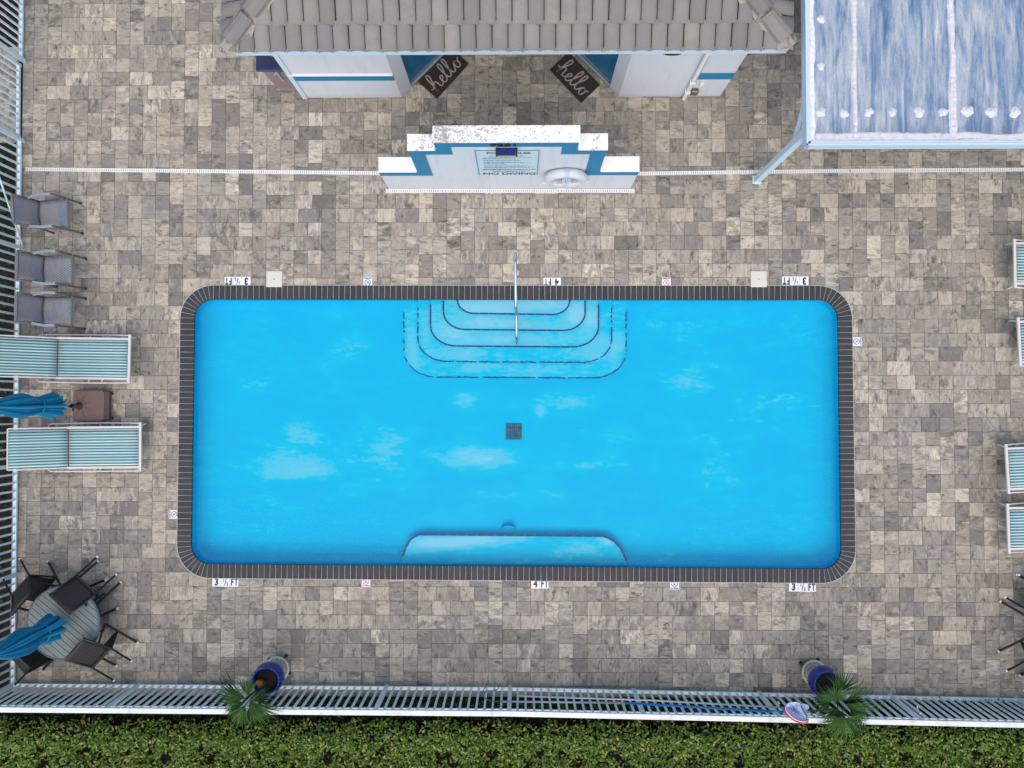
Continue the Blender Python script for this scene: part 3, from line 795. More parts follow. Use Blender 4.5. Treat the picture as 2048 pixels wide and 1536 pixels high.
# walkway outside the gate
wk = MB(); wv, wf, wuv, wr_ = [], [], [], []
gy0, gy1 = W(40, 285).y, W(40, 112).y
yy = gy0
while yy < gy1:
    xx = X0-4.2+random.uniform(0, .2)
    while xx < X0-.10:
        w_ = random.choice((U, A1, A2)); x2 = min(xx+w_, X0-.04)
        vs, fs, uv = pav_mesh_data([Vector((xx, yy)), Vector((x2, yy)), Vector((x2, yy+U)), Vector((xx, yy+U))], None, random.uniform(-.001, .001), random.random() < .5, (0, 0))
        b0 = len(wv); wv += vs; wf += [tuple(b0+q for q in f) for f in fs]; wuv += [c for f in uv for q in f for c in q]; wr_ += [random.random()]*len(fs)
        xx = x2
        if x2 >= X0-.05: break
    yy += U
me = bpy.data.meshes.new('gate_walkway'); me.from_pydata(wv, [], wf); L = me.uv_layers.new(name='UVMap'); L.data.foreach_set('uv', wuv)
a = me.attributes.new('rnd', 'FLOAT', 'FACE'); a.data.foreach_set('value', wr_); me.materials.append(M['paver']); link('gate_walkway', me, None, 'structure')

# ------------------------------------------------------------------ fences
ZT = 1.22
def fence_panel(root, p0, p1, posts, npk, inward, rail_w=.045):
    """p0,p1 ground ends; posts: fractions; npk pickets per bay"""
    d = (p1-p0); L = d.length; d.normalize(); Zv = Vector((0, 0, 1)); nn = inward
    r = MB(); r.beam(p0+Zv*.09, p1+Zv*.09, .056, .04); r.build('bottom_rail', M['fence'], root)
    r = MB(); r.beam(p0+Zv*(ZT-.012), p1+Zv*(ZT-.012), .078, .05); r.build('top_rail', M['rail'], root)
    r = MB(); r.beam(p0+Zv*(ZT-.16), p1+Zv*(ZT-.16), .032, .03); r.build('middle_rail', M['fence'], root)
    r = MB(); r.beam(p0-nn*.06+Zv*-.012, p1-nn*.06+Zv*-.012, .10, .05); r.build('curb', M['curb'], root)
    pm = MB(); pm.box((0, 0, .65), (.032, .028, 1.10)); pmesh = pm.mesh('picket', M['fence'])
    qm = MB(); qm.box((0, 0, .60), (.064, .054, 1.20)); qmesh = qm.mesh('post', M['fence'])
    ang = math.atan2(d.y, d.x)
    for k, f in enumerate(posts):
        o = link('post', qmesh, root); o.location = p0+d*f*L-off(root)+nn*.002; o.rotation_euler.z = ang
        if k < len(posts)-1:
            f2 = posts[k+1]; n_ = npk if isinstance(npk, int) else npk[k]
            for q in range(1, n_+1):
                t = f+(f2-f)*q/(n_+1); o = link('picket', pmesh, root); o.location = p0+d*t*L-off(root); o.rotation_euler = (random.uniform(-.002, .002), random.uniform(-.002, .002), ang)
A = W(33, 1365); A.z = 0
def fx(px):                                   # foot of the near fence at photo column px
    ys = np.interp(px, [33, 280, 1020, 1500, 1779, 2048, 2300], [1366.5, 1368, 1374, 1382, 1390, 1396, 1402]); return W(px, float(ys))
cols = [33, 280, 528, 774, 1020, 1267, 1517, 1779, 2030, 2280]
P0, P1 = fx(33), fx(2280); P0 = Vector((P0.x, P0.y, 0))
# two straight runs meeting at a post (the fence bends very slightly)
runs = [(33, [33, 280, 528, 774, 1020]), (1020, [1020, 1267, 1517, 1779, 2030, 2280])]
for ri, (st, cl) in enumerate(runs):
    a_p, b_p = fx(cl[0]), fx(cl[-1]); T = (b_p-a_p).length
    root = thing('picket_fence', a_p.copy(), ['left half of the white picket fence before the hedge, without pool poles', 'right half of the white picket fence before the hedge, holding the pool poles'][ri], 'fence', 'white metal picket fences')
    fence_panel(root, a_p, b_p, [(fx(c)-a_p).length/T for c in cl], 15, Vector((0, 1, 0)))
# left fence
def lx(py): return W(float(np.interp(py, [-400, 0, 130, 300, 1080, 1365], [56, 53, 48, 46, 38, 33])), py)
ly = [1365, 1148, 931, 714, 497, 283]
a_p, b_p = lx(1366), lx(283); T = (b_p-a_p).length
root = thing('picket_fence', a_p.copy(), 'long white metal picket fence along the left edge behind the loungers and wicker chairs', 'fence', 'white metal picket fences')
fence_panel(root, a_p, b_p, [(lx(y)-a_p).length/T for y in ly], 12, Vector((1, 0, 0)))
br = MB(); br.beam(W(42, 492, .06)+Vector((.03, 0, 0)), W(-6, 352, 1.0)+Vector((.03, 0, 0)), .022, .022); br.build('diagonal_brace', M['fence'], root)
a_p, b_p = lx(122), lx(-420); T = (b_p-a_p).length
root = thing('picket_fence', a_p.copy(), 'short white picket fence in the top left corner with dark red plants behind', 'fence', 'white metal picket fences')
fence_panel(root, a_p, b_p, [0, .36, .68, 1], 12, Vector((1, 0, 0)))
ga, gb = W(42.5, 276), W(43.5, 134); ga.z = gb.z = 0
gate = thing('picket_gate', ga.copy(), 'white metal gate with pickets between two fence posts, paved path behind', 'gate')
for nm, pa, pb, w_, h_ in (('bottom_rail', ga+Vector((0, 0, .09)), gb+Vector((0, 0, .09)), .05, .045), ('top_rail', ga+Vector((0, 0, ZT-.02)), gb+Vector((0, 0, ZT-.02)), .06, .045),
                          ('middle_rail', ga+Vector((0, 0, ZT-.16)), gb+Vector((0, 0, ZT-.16)), .034, .03), ('hinge_stile', ga+Vector((0, 0, .05)), ga+Vector((0, 0, ZT)), .05, .05), ('latch_stile', gb+Vector((0, 0, .05)), gb+Vector((0, 0, ZT)), .05, .05)):
    x = MB(); x.beam(pa, pb, w_, h_, up=(1, 0, 0) if 'stile' in nm else (0, 0, 1)); x.build(nm, M['fence'], gate)
x = MB(); x.box((0, 0, .65), (.028, .032, 1.10)); pmesh = x.mesh('picket', M['fence'])
for k in range(1, 10):
    o = link('picket', pmesh, gate); o.location = ga.lerp(gb, k/10)-ga
x = MB(); x.box(gb+Vector((.04, -.03, 1.0)), (.05, .05, .16)); x.build('latch', M['grey_alu'], gate)

# ------------------------------------------------------------------ foliage
def leaves(name, pts, nrm_tilt, size, mat, parent=None, kind='stuff', up=1.0, aspect=.48):
    """pts (n,3). small folded leaves"""
    n = len(pts); az_ = rng.uniform(0, 2*np.pi, n); ti = rng.uniform(-.15, nrm_tilt, n); sz = rng.uniform(size[0], size[1], n)
    d = np.stack([np.cos(az_)*np.cos(ti), np.sin(az_)*np.cos(ti), np.sin(ti)], 1)
    sd = np.stack([-np.sin(az_), np.cos(az_), np.zeros(n)], 1)
    roll = rng.normal(0, .5, n); upv = np.cross(d, sd); sd = sd*np.cos(roll)[:, None]+upv*np.sin(roll)[:, None]; upv = np.cross(d, sd)
    w = sz*aspect*.5; fold = w*.45
    base = pts; m1 = pts+d*(sz*.45)[:, None]; tip = pts+d*sz[:, None]-np.abs(upv)*(sz*.12)[:, None]
    lf = m1+sd*w[:, None]+upv*fold[:, None]; rt = m1-sd*w[:, None]+upv*fold[:, None]
    V = np.stack([base, lf, tip, rt, m1], 1).reshape(-1, 3)
    b = (np.arange(n)*5)[:, None]
    Fc = np.concatenate([b+np.array([[0, 1, 4]]), b+np.array([[1, 2, 4]]), b+np.array([[0, 4, 3]]), b+np.array([[3, 4, 2]])], 1).reshape(-1)
    if parent is not None: o_ = off(parent); V = V-np.array([o_.x, o_.y, o_.z])
    me = bpy.data.meshes.new(name); nf = n*4
    me.vertices.add(len(V)); me.vertices.foreach_set('co', V.reshape(-1)); me.loops.add(nf*3); me.loops.foreach_set('vertex_index', Fc.astype(np.int32))
    me.polygons.add(nf); me.polygons.foreach_set('loop_start', np.arange(nf, dtype=np.int32)*3)
    me.polygons.foreach_set('use_smooth', [True]*nf)
    me.update(); me.validate()
    a = me.attributes.new('rnd', 'FLOAT', 'FACE'); a.data.foreach_set('value', np.repeat(rng.random(n), 4).astype(np.float32))
    me.materials.append(mat); return link(name, me, parent, kind)
def vnoise(x, y, s, seed=0):
    return (np.sin(x*s*1.3+seed)+np.sin(y*s*1.7+seed*2.1)+np.sin((x+y)*s*.9+seed*.7)+np.sin((x-y)*s*2.3+1.3*seed))/4
hx0, hx1 = -10.6, 10.6; hy0, hy1 = -6.85, -4.98
hedge = thing('clipped_hedge', (0, -5.9, 0), 'long clipped green hedge outside the near fence along the bottom of the view', 'hedge')
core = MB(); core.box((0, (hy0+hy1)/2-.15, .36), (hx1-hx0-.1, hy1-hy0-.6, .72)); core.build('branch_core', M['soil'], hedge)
n = 80000
x = rng.uniform(hx0, hx1, n); y = rng.uniform(hy0, hy1, n)
edge = hy1-y
zt_ = .98+.06*vnoise(x, y, 3.1, 1)+.06*vnoise(x, y, 9, 4)+.04*vnoise(x, y, 21, 5)
prof_ = np.clip(edge/.26, 0, 1)**.55; zt_ = zt_*(.22+.78*prof_)
dep = np.abs(rng.normal(0, .085, n))
keep = (edge > .11+.05*vnoise(x, y, 6, 2)) & ((vnoise(x, y, 7.5, 9)+.5*vnoise(x, y, 17, 3) > -.48) | (dep > .14))
pts = np.stack([x, y, zt_-dep], 1)[keep]
leaves('leaves', pts, 1.0, (.045, .085), M['leaf'], hedge)
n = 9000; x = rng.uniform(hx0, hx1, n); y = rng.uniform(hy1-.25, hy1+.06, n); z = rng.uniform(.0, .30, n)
leaves('shaded_leaves', np.stack([x, y, z], 1), .9, (.05, .09), M['darkleaf'], hedge)  # dark leaves paint the shade of the gap beside the fence
# left hedge behind the fence (low, with shade painted into its leaf colour)
h2 = thing('side_hedge', (-9.9, -1, 0), 'low shrubs with shade painted into their leaves, seen between the pickets of the left fence', 'shrubs')
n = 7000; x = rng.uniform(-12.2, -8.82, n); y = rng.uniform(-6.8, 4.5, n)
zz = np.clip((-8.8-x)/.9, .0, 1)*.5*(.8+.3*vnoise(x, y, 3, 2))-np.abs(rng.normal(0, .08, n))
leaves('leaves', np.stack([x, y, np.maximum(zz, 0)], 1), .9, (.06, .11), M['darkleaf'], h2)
h3 = thing('red_shrub', (-9.5, 7.2, 0), 'dark red leafy plants behind the fence in the top left corner', 'shrub')
n = 2600; x = rng.uniform(-11.5, -8.85, n); y = rng.uniform(6.2, 9.5, n); z = rng.uniform(0, .3, n)
leaves('leaves', np.stack([x, y, z], 1), .9, (.05, .10), M['redleaf'], h3)

# ------------------------------------------------------------------ building
HE = 2.5                                      # eave height
WL, WR, WF = W(607, 195).x, W(1440, 193).x, W(700, 195).y
EL, ER, EF = W(445, 50, HE).x+.03, W(1585, 50, HE).x-.03, W(1040, 99, HE).y
BD = 5.2; WB = EF+BD-.3
house = thing('pool_house', ((WL+WR)/2, WF, 0), 'white stucco pool house with blue stripe and grey tiled hip roof', 'building')
B_ = W(803, 196); C_ = W(823, 175); dd = Vector((1, 1, 0)).normalized(); Cl = Vector((C_.x, C_.y, 0)); Bl = Vector((Cl.x-.235/1.414*1.0, WF, 0))
Bl = Vector((Cl.x-(Cl.y-WF), WF, 0)); DL = .92
Br_px = W(1236, 194); Cr = Vector((W(1219, 175).x, W(1219, 175).y, 0)); Brr = Vector((Cr.x+(Cr.y-WF), WF, 0)); dr_ = Vector((-1, 1, 0)).normalized()
Dl = Cl+dd*DL; Dr = Cr+dr_*DL; ins = .14
nl = Vector((-1, 1, 0)).normalized()*ins; nrr = Vector((1, 1, 0)).normalized()*ins
DlE = Dl+dd*.18; DrE = Dr+dr_*.18
lp = [(WL, WF), (Bl.x, WF), (Cl.x, Cl.y), tuple((Cl+nl)[:2]), tuple((Dl+nl)[:2]), (Dl.x, Dl.y), (DlE.x, DlE.y), (DlE.x, WB), (WL, WB)]
rp_ = [(WR, WB), (DrE.x, WB), (DrE.x, DrE.y), (Dr.x, Dr.y), tuple((Dr+nrr)[:2]), tuple((Cr+nrr)[:2]), (Cr.x, Cr.y), (Brr.x, WF), (WR, WF)]
ZS = HE-.16
MB().prism(lp, 0, ZS).build('wall', M['stucco'], house)
MB().prism(rp_, 0, ZS).build('wall', M['stucco'], house)
MB().prism([(DlE.x, WB-.2), (DrE.x, WB-.2), (DrE.x, WB), (DlE.x, WB)], 0, ZS-.002).build('wall', M['stucco'], house)
for (c0, d_, n_) in ((Cl, dd, nl), (Cr, dr_, nrr)):
    c0 = c0.copy(); o_ = n_.normalized()
    q = MB(); a = c0+o_*(ins-.045)+d_*.012; b = c0+o_*(ins-.045)+d_*(DL-.012); q.beam(a+Vector((0, 0, 1.02)), b+Vector((0, 0, 1.02)), 2.02, .04, up=(o_.x, o_.y, 0))
    dr0 = q.build('door', M['door'], house)
    for k in range(2):
        pn = MB(); a2 = c0+o_*(ins-.068)+d_*(.14+.36*k); b2 = a2+d_*.28
        for z_ in (.55, 1.45): pn.beam(a2+Vector((0, 0, z_)), b2+Vector((0, 0, z_)), .62, .012, up=(o_.x, o_.y, 0))
        pn.build('door_panel', M['door'], dr0)
    kn = MB(); kc = c0+o_*(ins-.10)+d_*(DL-.10)+Vector((0, 0, .98)); kn.lathe([(.0, -.028), (.026, -.01), (.03, .008), (.018, .026), (.0, .03)], kc, 12); kn.build('door_knob', M['steel'], dr0, smooth=True)
    for k, (w_, z_, o1, mt) in enumerate(((.10, .022, .045, 'sill'), (.035, .034, .02, 'grey_alu'), (.03, .030, .085, 'grey_alu'))):
        t_ = MB(); a = c0+o_*o1+d_*.004; b = c0+o_*o1+d_*(DL-.004); t_.beam(a+Vector((0, 0, z_/2+.004)), b+Vector((0, 0, z_/2+.004)), w_, z_); t_.build('threshold', M[mt], house)
    hd = MB(); a = c0+o_*.07+d_*.0; b = c0+o_*.07+d_*DL; hd.beam(a+Vector((0, 0, 2.20)), b+Vector((0, 0, 2.20)), .136, .27); hd.build('door_header', M['stucco'], house)
# blue stripes with the thin ledge above
zs0, zs1 = .78, 1.0
sL0 = WL; sL1 = Bl.x
s_ = MB(); s_.box(((sL0+sL1)/2, WF-.006, (zs0+zs1)/2), (sL1-sL0-.004, .024, zs1-zs0)); s_.build('blue_stripe', M['blue'], house)
s_ = MB(); s_.box(((sL0+sL1)/2, WF-.014, zs1+.010), (sL1-sL0, .040, .018)); s_.build('ledge', M['white'], house)
sx0 = W(1398, 150, .92).x
s_ = MB(); s_.box(((sx0+WR)/2+.0, WF-.006, (zs0+zs1)/2), (WR-sx0, .024, zs1-zs0)); s_.build('blue_stripe', M['blue'], house)
cb = MB(); cb.box((WL+.035, WF-.010, ZS/2), (.075, .030, ZS-.01)); cb.build('corner_board', M['trim'], house)
# downpipe, outlet boxes, vent
px0 = W(1367, 196).x; dp = MB()
dp.tube([(px0, WF-.05, .015), (px0, WF-.05, 2.25)], .034, 10); dp.build('downpipe', M['white'], house, smooth=False)
for z_ in (.35, .75, 1.9):
    q = MB(); q.box((px0, WF-.05, z_), (.085, .085, .04)); q.build('pipe_bracket', M['white'], house)
q = MB(); q.box((px0+.05, WF-.03, 1.1), (.016, .02, 2.1)); q.build('conduit', M['grey_alu'], house)
b1 = W(1389, 180, .32); q = MB(); q.box((b1.x, WF-.045, .30), (.13, .07, .17)); ob = q.build('outlet_cover', M['brass'], house, bevel=.02)
b1 = W(1404, 165, .6); q = MB(); q.box((b1.x, WF-.02, .58), (.07, .035, .11)); q.build('switch_box', M['white'], house, bevel=.006)
vc = W(1345, 106, 1.78); q = MB()
q.lathe([(.0, 0), (.15, 0), (.15, .02), (.12, .025)], (0, 0, 0), 24); q.v = [(vc.x+p[0], WF-.004-p[2], 1.80+p[1]*.55) for p in q.v]; q.build('wall_vent', M['dark'], house)
q = MB(); q.box((W(549, 108, 1.76).x, WF-.012, 1.755), (.09, .02, .03)); q.build('wall_fixture', M['tan'], house)
# soffit and fascia
MB().prism([(EL+.02, EF+.03), (ER-.02, EF+.03), (ER-.02, EF+BD), (EL+.02, EF+BD)], ZS+.002, ZS+.03).build('soffit', M['trim'], house)
f_ = MB()
f_.box(((EL+ER)/2, EF+.012, HE-.085), (ER-EL-.05, .024, .165)); f_.build('fascia', M['trim'], house)
f_ = MB(); f_.box((EL+.03, EF+BD/2, HE-.085), (.024, BD-.06, .165)); f_.build('fascia', M['trim'], house)
f_ = MB(); f_.box((ER-.03, EF+BD/2, HE-.085), (.024, BD-.06, .165)); f_.build('fascia', M['trim'], house)
# roof: deck + individual tiles, cut along the hips
roof = MB(); TAN = math.tan(R_(22.6)); rise = BD/2*TAN
rv = [(EL, EF, HE-.02), (ER, EF, HE-.02), (ER, EF+BD, HE-.02), (EL, EF+BD, HE-.02), (EL+BD/2, EF+BD/2, HE-.02+rise), (ER-BD/2, EF+BD/2, HE-.02+rise)]
roof.add(rv, [(0, 1, 5, 4), (1, 2, 5), (2, 3, 4, 5), (3, 0, 4), (3, 2, 1, 0)]); roofo = roof.build('roof', M['dark'], house)
TW, TE = .2262, .317
def tile_shape(jx):
    """flat-S tile in local coords: u across, v up-slope (plan distance), h above slope plane"""
    pr_ = [(0, .000), (.03, .014), (.18, .038), (.5, .054), (.80, .044), (.94, .018), (1.0, -.004)]; L = TE+.05; vs = []
    for (v, lift_) in ((0, .036), (L, .0)):
        for (u, h) in pr_: vs.append((u*TW*.955, v, h+lift_))
    for (v, lift_) in ((0, .008),):
        for (u, h) in pr_: vs.append((u*TW*.955, v, h+lift_-.012))
    n_ = len(pr_); fs = [(k, k+1, n_+k+1, n_+k) for k in range(n_-1)]+[(2*n_+k, 2*n_+k+1, k+1, k) for k in range(n_-1)]
    return vs, fs
tvs, tfs = tile_shape(0)
def place(face, u, v, h, jr):
    """face: 0 front, 1 east, 2 back, 3 west. u along eave, v plan distance from the eave"""
    z = HE+v*TAN+h*1.0
    if face == 0: return (EL+u, EF+v, z)
    if face == 1: return (ER-v, EF+u, z)
    if face == 2: return (ER-u, EF+BD-v, z)
    return (EL+v, EF+BD-u, z)
rest = MB(); rest_r = []; npart = 0
hipclip = {0: [((EL, EF), (1, -1)), ((ER, EF), (-1, -1))], 1: [((ER, EF), (1, 1)), ((ER, EF+BD), (1, -1))], 2: [((ER, EF+BD), (-1, 1)), ((EL, EF+BD), (1, 1))], 3: [((EL, EF), (-1, 1)), ((EL, EF+BD), (-1, -1))]}
for face in range(4):
    Wd = (ER-EL) if face in (0, 2) else BD
    for row in range(8):
        v0 = row*TE-.03; ncol = int(Wd/TW)+1
        for c in range(-1, ncol+1):
            u0 = c*TW+(.06 if row % 2 else .0)
            if u0+TW < v0 or u0 > Wd-v0: continue
            bm = bmesh.new(); jv = random.uniform(-.006, .006); ju = random.uniform(-.003, .003); jt = random.uniform(-.02, .02)
            bv = [bm.verts.new(place(face, u0+p[0]+ju+p[1]*jt*.3, v0+p[1]+jv, p[2], 0)) for p in tvs]
            for f in tfs: bm.faces.new([bv[k] for k in f])
            for (pt, nn) in hipclip[face]:
                s0 = .707
                res = bmesh.ops.bisect_plane(bm, geom=bm.verts[:]+bm.edges[:]+bm.faces[:], plane_co=(pt[0], pt[1], 0), plane_no=(-nn[0]*s0, -nn[1]*s0, 0), clear_outer=(True), clear_inner=False)
            if not bm.faces: bm.free(); continue
            bmesh.ops.recalc_face_normals(bm, faces=bm.faces)
            up_ = sum(f.normal.z*f.calc_area() for f in bm.faces)
            if up_ < 0: bmesh.ops.reverse_faces(bm, faces=bm.faces)
            cen = sum((v.co for v in bm.verts), Vector())/len(bm.verts)
            ispart = (face == 0 and row < 4) or (face in (1, 3) and cen.y < EF+1.6 and row < 4)
            rnd = random.random()
            if ispart and npart < 280:
                me = bpy.data.meshes.new('roof_tile'); o_ = off(roofo)
                for v in bm.verts: v.co -= o_
                bm.to_mesh(me); me.materials.append(M['rooftile']); link('roof_tile', me, roofo); npart += 1
                me.polygons.foreach_set('use_smooth', [True]*len(me.polygons))
            else:
                ix = {v: k for k, v in enumerate(bm.verts)}
                rest.add([v.co.copy() for v in bm.verts], [tuple(ix[v] for v in f.verts) for f in bm.faces]); rest_r += [rnd]*len(bm.faces)
            bm.free()
me = bpy.data.meshes.new('roof_tiles'); o_ = off(roofo); me.from_pydata([(p[0]-o_.x, p[1]-o_.y, p[2]-o_.z) for p in rest.v], [], rest.f)
a = me.attributes.new('rnd', 'FLOAT', 'FACE'); a.data.foreach_set('value', rest_r); me.materials.append(M['rooftile']); link('roof_tiles', me, roofo, 'stuff')
# hips: mortar bed with ragged edges and overlapping cap tiles
for sgn, x_c in ((1, EL), (-1, ER)):
    for yd, y_c in ((1, EF), (-1, EF+BD)):
        dh = Vector((sgn, yd, TAN)); Lp = BD/2-.12
        side = Vector((yd*1.0, -sgn*1.0, 0)).normalized()       # horizontal perpendicular
        mb_ = MB(); K = 30; rows_ = []
        for k in range(K+1):
            t = -.0+Lp*k/K; c0 = Vector((x_c, y_c, HE+.035))+dh*t
            wl_ = .165+.04*math.sin(k*1.9+sgn)+random.uniform(-.02, .02); wr_2 = .165+.04*math.sin(k*2.3)+random.uniform(-.02, .02)
            if k < 2: wl_ *= .9; wr_2 *= .9
            rows_.append([c0-side*wl_+Vector((0, 0, -wl_*TAN*.7+.012)), c0-side*.06+Vector((0, 0, .035)), c0+side*.06+Vector((0, 0, .035)), c0+side*wr_2+Vector((0, 0, -wr_2*TAN*.7+.012))])
        # the corner under the first cap
        mb_.add([p for r in rows_ for p in r], [(k*4+q, k*4+q+1, (k+1)*4+q+1, (k+1)*4+q) for k in range(K) for q in range(3)])
        cc = Vector((x_c, y_c, HE)); mb_.add([rows_[0][0], rows_[0][1], rows_[0][2], rows_[0][3], cc+Vector((sgn*.02, yd*.02, -.02)), cc+Vector((sgn*.24, yd*.02, -.015)), cc+Vector((sgn*.02, yd*.24, -.015))], [(0, 1, 4), (1, 2, 4), (2, 3, 4), (0, 4, 5), (3, 6, 4)])
        mb_.build('hip_mortar', M['cement'], roofo)
        ncap = 7; Lc = .40
        for k in range(ncap):
            t0 = .10+k*.335; a0 = Vector((x_c, y_c, HE+.10))+dh*t0
            cp = MB(); d3 = dh.normalized(); upn = side.cross(d3); upn = upn if upn.z > 0 else -upn
            prf = [(-.135, -.060), (-.125, -.012), (-.075, .030), (0, .047), (.075, .030), (.125, -.012), (.135, -.060)]
            rr_ = random.uniform(-.012, .012); fr = []
            for (s_l, w_s, up_) in ((0, 1.0, .030), (Lc*1.08, .90, .0)):
                for (a, b) in prf: fr.append(a0+d3*s_l+side*(a*w_s+rr_*s_l)+upn*(b+up_))
            for (a, b) in prf: fr.append(a0+side*a*1.0+upn*(b+.030-.016))
            n_ = len(prf); cp.add(fr, [(q, q+1, n_+q+1, n_+q) for q in range(n_-1)]+[(2*n_+q, 2*n_+q+1, q+1, q) for q in range(n_-1)])
            cp.build('hip_cap', M['rooftile'], roofo)
nr_ = int((ER-EL-BD)/.33)+1
for k in range(nr_):
    cp = MB(); x0 = EL+BD/2+k*.33; zc = HE+rise+.05
    prf = [(-.14, -.07), (-.12, -.01), (0, .05), (.12, -.01), (.14, -.07)]
    cp.add([(x0, EF+BD/2+a, zc+b+.02) for a, b in prf]+[(x0+.38, EF+BD/2+a*.92, zc+b) for a, b in prf], [(q, q+1, 6+q, 5+q) for q in range(4)]); cp.build('ridge_cap', M['rooftile'], roofo)

# bin beside the house
bt = W(511, 140, 1.05); bx0 = W(511, 140, 1.05).x; bw = .62; bf = W(540, 139.5, 1.05).y; bdp = .62
bin_ = thing('wheeled_bin', (bx0+bw/2, bf+bdp/2, 0), 'mauve tan bin with dark navy lid against the left side of the pool house', 'bin')
q = MB(); z0, z1 = .03, 1.0; i_ = .07
q.add([(bx0+.05+i_*.4, bf+.06, z0), (bx0+bw-i_*.4, bf+.06, z0), (bx0+bw-i_*.4, bf+bdp-i_, z0), (bx0+.05+i_*.4, bf+bdp-i_, z0), (bx0+.04, bf+.045, z1), (bx0+bw-.02, bf+.045, z1), (bx0+bw-.02, bf+bdp-.02, z1), (bx0+.04, bf+bdp-.02, z1)],
      [(3, 2, 1, 0), (4, 5, 6, 7), (0, 1, 5, 4), (1, 2, 6, 5), (2, 3, 7, 6), (3, 0, 4, 7)]); q.build('body', M['binbody'], bin_, bevel=.02)
q = MB(); q.box((bx0+bw/2, bf+bdp/2-.01, 1.025), (bw, bdp+.02, .05)); q.build('lid', M['binlid'], bin_, bevel=.02)
q = MB(); q.box((bx0+bw/2+.02, bf+.035, 1.055), (bw-.16, .03, .018)); q.build('lid_ridge', M['binlid'], bin_, bevel=.004)
q = MB(); q.box((bx0+bw/2+.02, bf+.05, .12), (bw-.1, .06, .05)); q.build('foot_ledge', M['binbody'], bin_, bevel=.01)
q = MB(); hx = bx0+.30; q.beam((hx, bf+.03, .55), (hx, bf+.015, .92), .03, .03); q.beam((hx-.07, bf+.02, .80), (hx, bf+.012, .93), .03, .03); q.build('latch', M['grey_alu'], bin_)
q = MB(); q.tube([(bx0-.01, bf+bdp-.1, .93), (bx0-.01, bf+bdp-.16, .93)], .05, 12); q.build('handle', M['black'], bin_)

# ------------------------------------------------------------------ door mats
def hello(o, ax, ay, w, h, z):
    """script lettering as raised ribbons. o = lower left corner of the text, ax/ay unit vectors"""
    st = [(-.25, .62), (.05, .55), (.42, 1.1), (.72, 1.85), (.62, 2.25), (.38, 2.1), (.28, 1.4), (.22, .6), (.15, -.05), (.25, .55), (.55, 1.0), (.80, .92), (.85, .5), (.92, .08), (1.2, .12),
          (1.55, .48), (1.82, .82), (1.62, 1.02), (1.42, .72), (1.42, .25), (1.68, .0), (1.98, .2), (2.3, .95), (2.58, 1.75), (2.5, 2.2), (2.28, 2.05), (2.2, 1.2), (2.25, .3), (2.5, .02), (2.78, .35),
          (3.05, 1.05), (3.32, 1.8), (3.24, 2.22), (3.02, 2.05), (2.95, 1.2), (3.0, .3), (3.25, .05), (3.5, .3), (3.72, .75), (4.0, .98), (4.3, .75), (4.3, .3), (4.02, .0), (3.76, .25), (3.78, .7), (4.05, .95), (4.35, .82), (4.65, 1.02)]
    P = [o+ax*((a+.25)/4.9*w)+ay*((b+.05)/2.3*h) for a, b in st]; P = [Vector((p.x, p.y, z)) for p in cr(P, 6)]
    m_ = MB(); n_ = len(P); hw = .0105
    for k in range(n_):
        t = (P[min(k+1, n_-1)]-P[max(k-1, 0)]).normalized(); s_ = Vector((-t.y, t.x, 0)); wv_ = hw*(.8+.35*abs(t.dot(ay)))
        m_.v += [tuple(P[k]-s_*wv_+Vector((0, 0, -.004))), tuple(P[k]-s_*wv_*.7), tuple(P[k]+s_*wv_*.7), tuple(P[k]+s_*wv_+Vector((0, 0, -.004)))]
    for k in range(n_-1):
        for q in range(3): m_.f.append((k*4+q, k*4+q+1, k*4+q+5, k*4+q+4)); m_.mi.append(0); m_.uv.append(None)
    return m_
for (pA, pB, pC, lab) in (((838, 160), (874, 198), (938, 128), 'brown doormat reading hello outside the left blue door'), ((1099, 140), (1162, 206), (1200, 170), 'brown doormat reading hello outside the right blue door')):
    a, b, c = W(*pA), W(*pB), W(*pC)
    if pA[0] < 1000: ax = (c-b).normalized(); ay = Vector((-ax.y, ax.x, 0)); Lm = (c-b).length; Hm = abs((a-b).dot(ay)); o = b
    else: ax = (b-a).normalized(); ay = Vector((-ax.y, ax.x, 0)); Lm = (b-a).length; Hm = (c-b).length; o = a
    cen = o+ax*Lm/2+ay*Hm/2
    t = thing('doormat', (cen.x, cen.y, 0), lab, 'doormat', 'hello doormats')
    q = MB(); q.cham((cen.x, cen.y, .002), (Lm, Hm, .018), .005, rz=math.atan2(ax.y, ax.x)); q.build('coir_pad', M['mat'], t)
    hello(o+ax*Lm*.06+ay*Hm*.16, ax, ay, Lm*.88, Hm*.72, .024).build('lettering', M['matink'], t)

# ------------------------------------------------------------------ sign wall
wf_ = W(1020, 378).y; wth = .225
zc, zm, zl = 2.56, 2.20, 1.08
xs = dict(l0=W(757, 344, zl).x, l1=W(1279, 347, zl).x, m0=W(814, 299, zm).x, m1=W(1216, 299, zm).x, c0=W(865, 282, zc).x, c1=W(1160, 282, zc).x)
cxw = (xs['l0']+xs['l1'])/2
sw = thing('sign_wall', (cxw, wf_, 0), 'white stepped free-standing wall with blue border between the pool and the pool house', 'wall')
def stepped(i):   # outline of the front face inset by i from the top and side edges (x,z)
    return [(xs['l0']+0, 0), (xs['l0']+0, zl-i), (xs['m0']+i*1.15, zl-i), (xs['m0']+i*1.15, zm-i), (xs['c0']+i*1.15, zm-i), (xs['c0']+i*1.15, zc-i), (xs['c1']-i*1.15, zc-i), (xs['c1']-i*1.15, zm-i),
            (xs['m1']-i*1.15, zm-i), (xs['m1']-i*1.15, zl-i), (xs['l1'], zl-i), (xs['l1'], 0)]
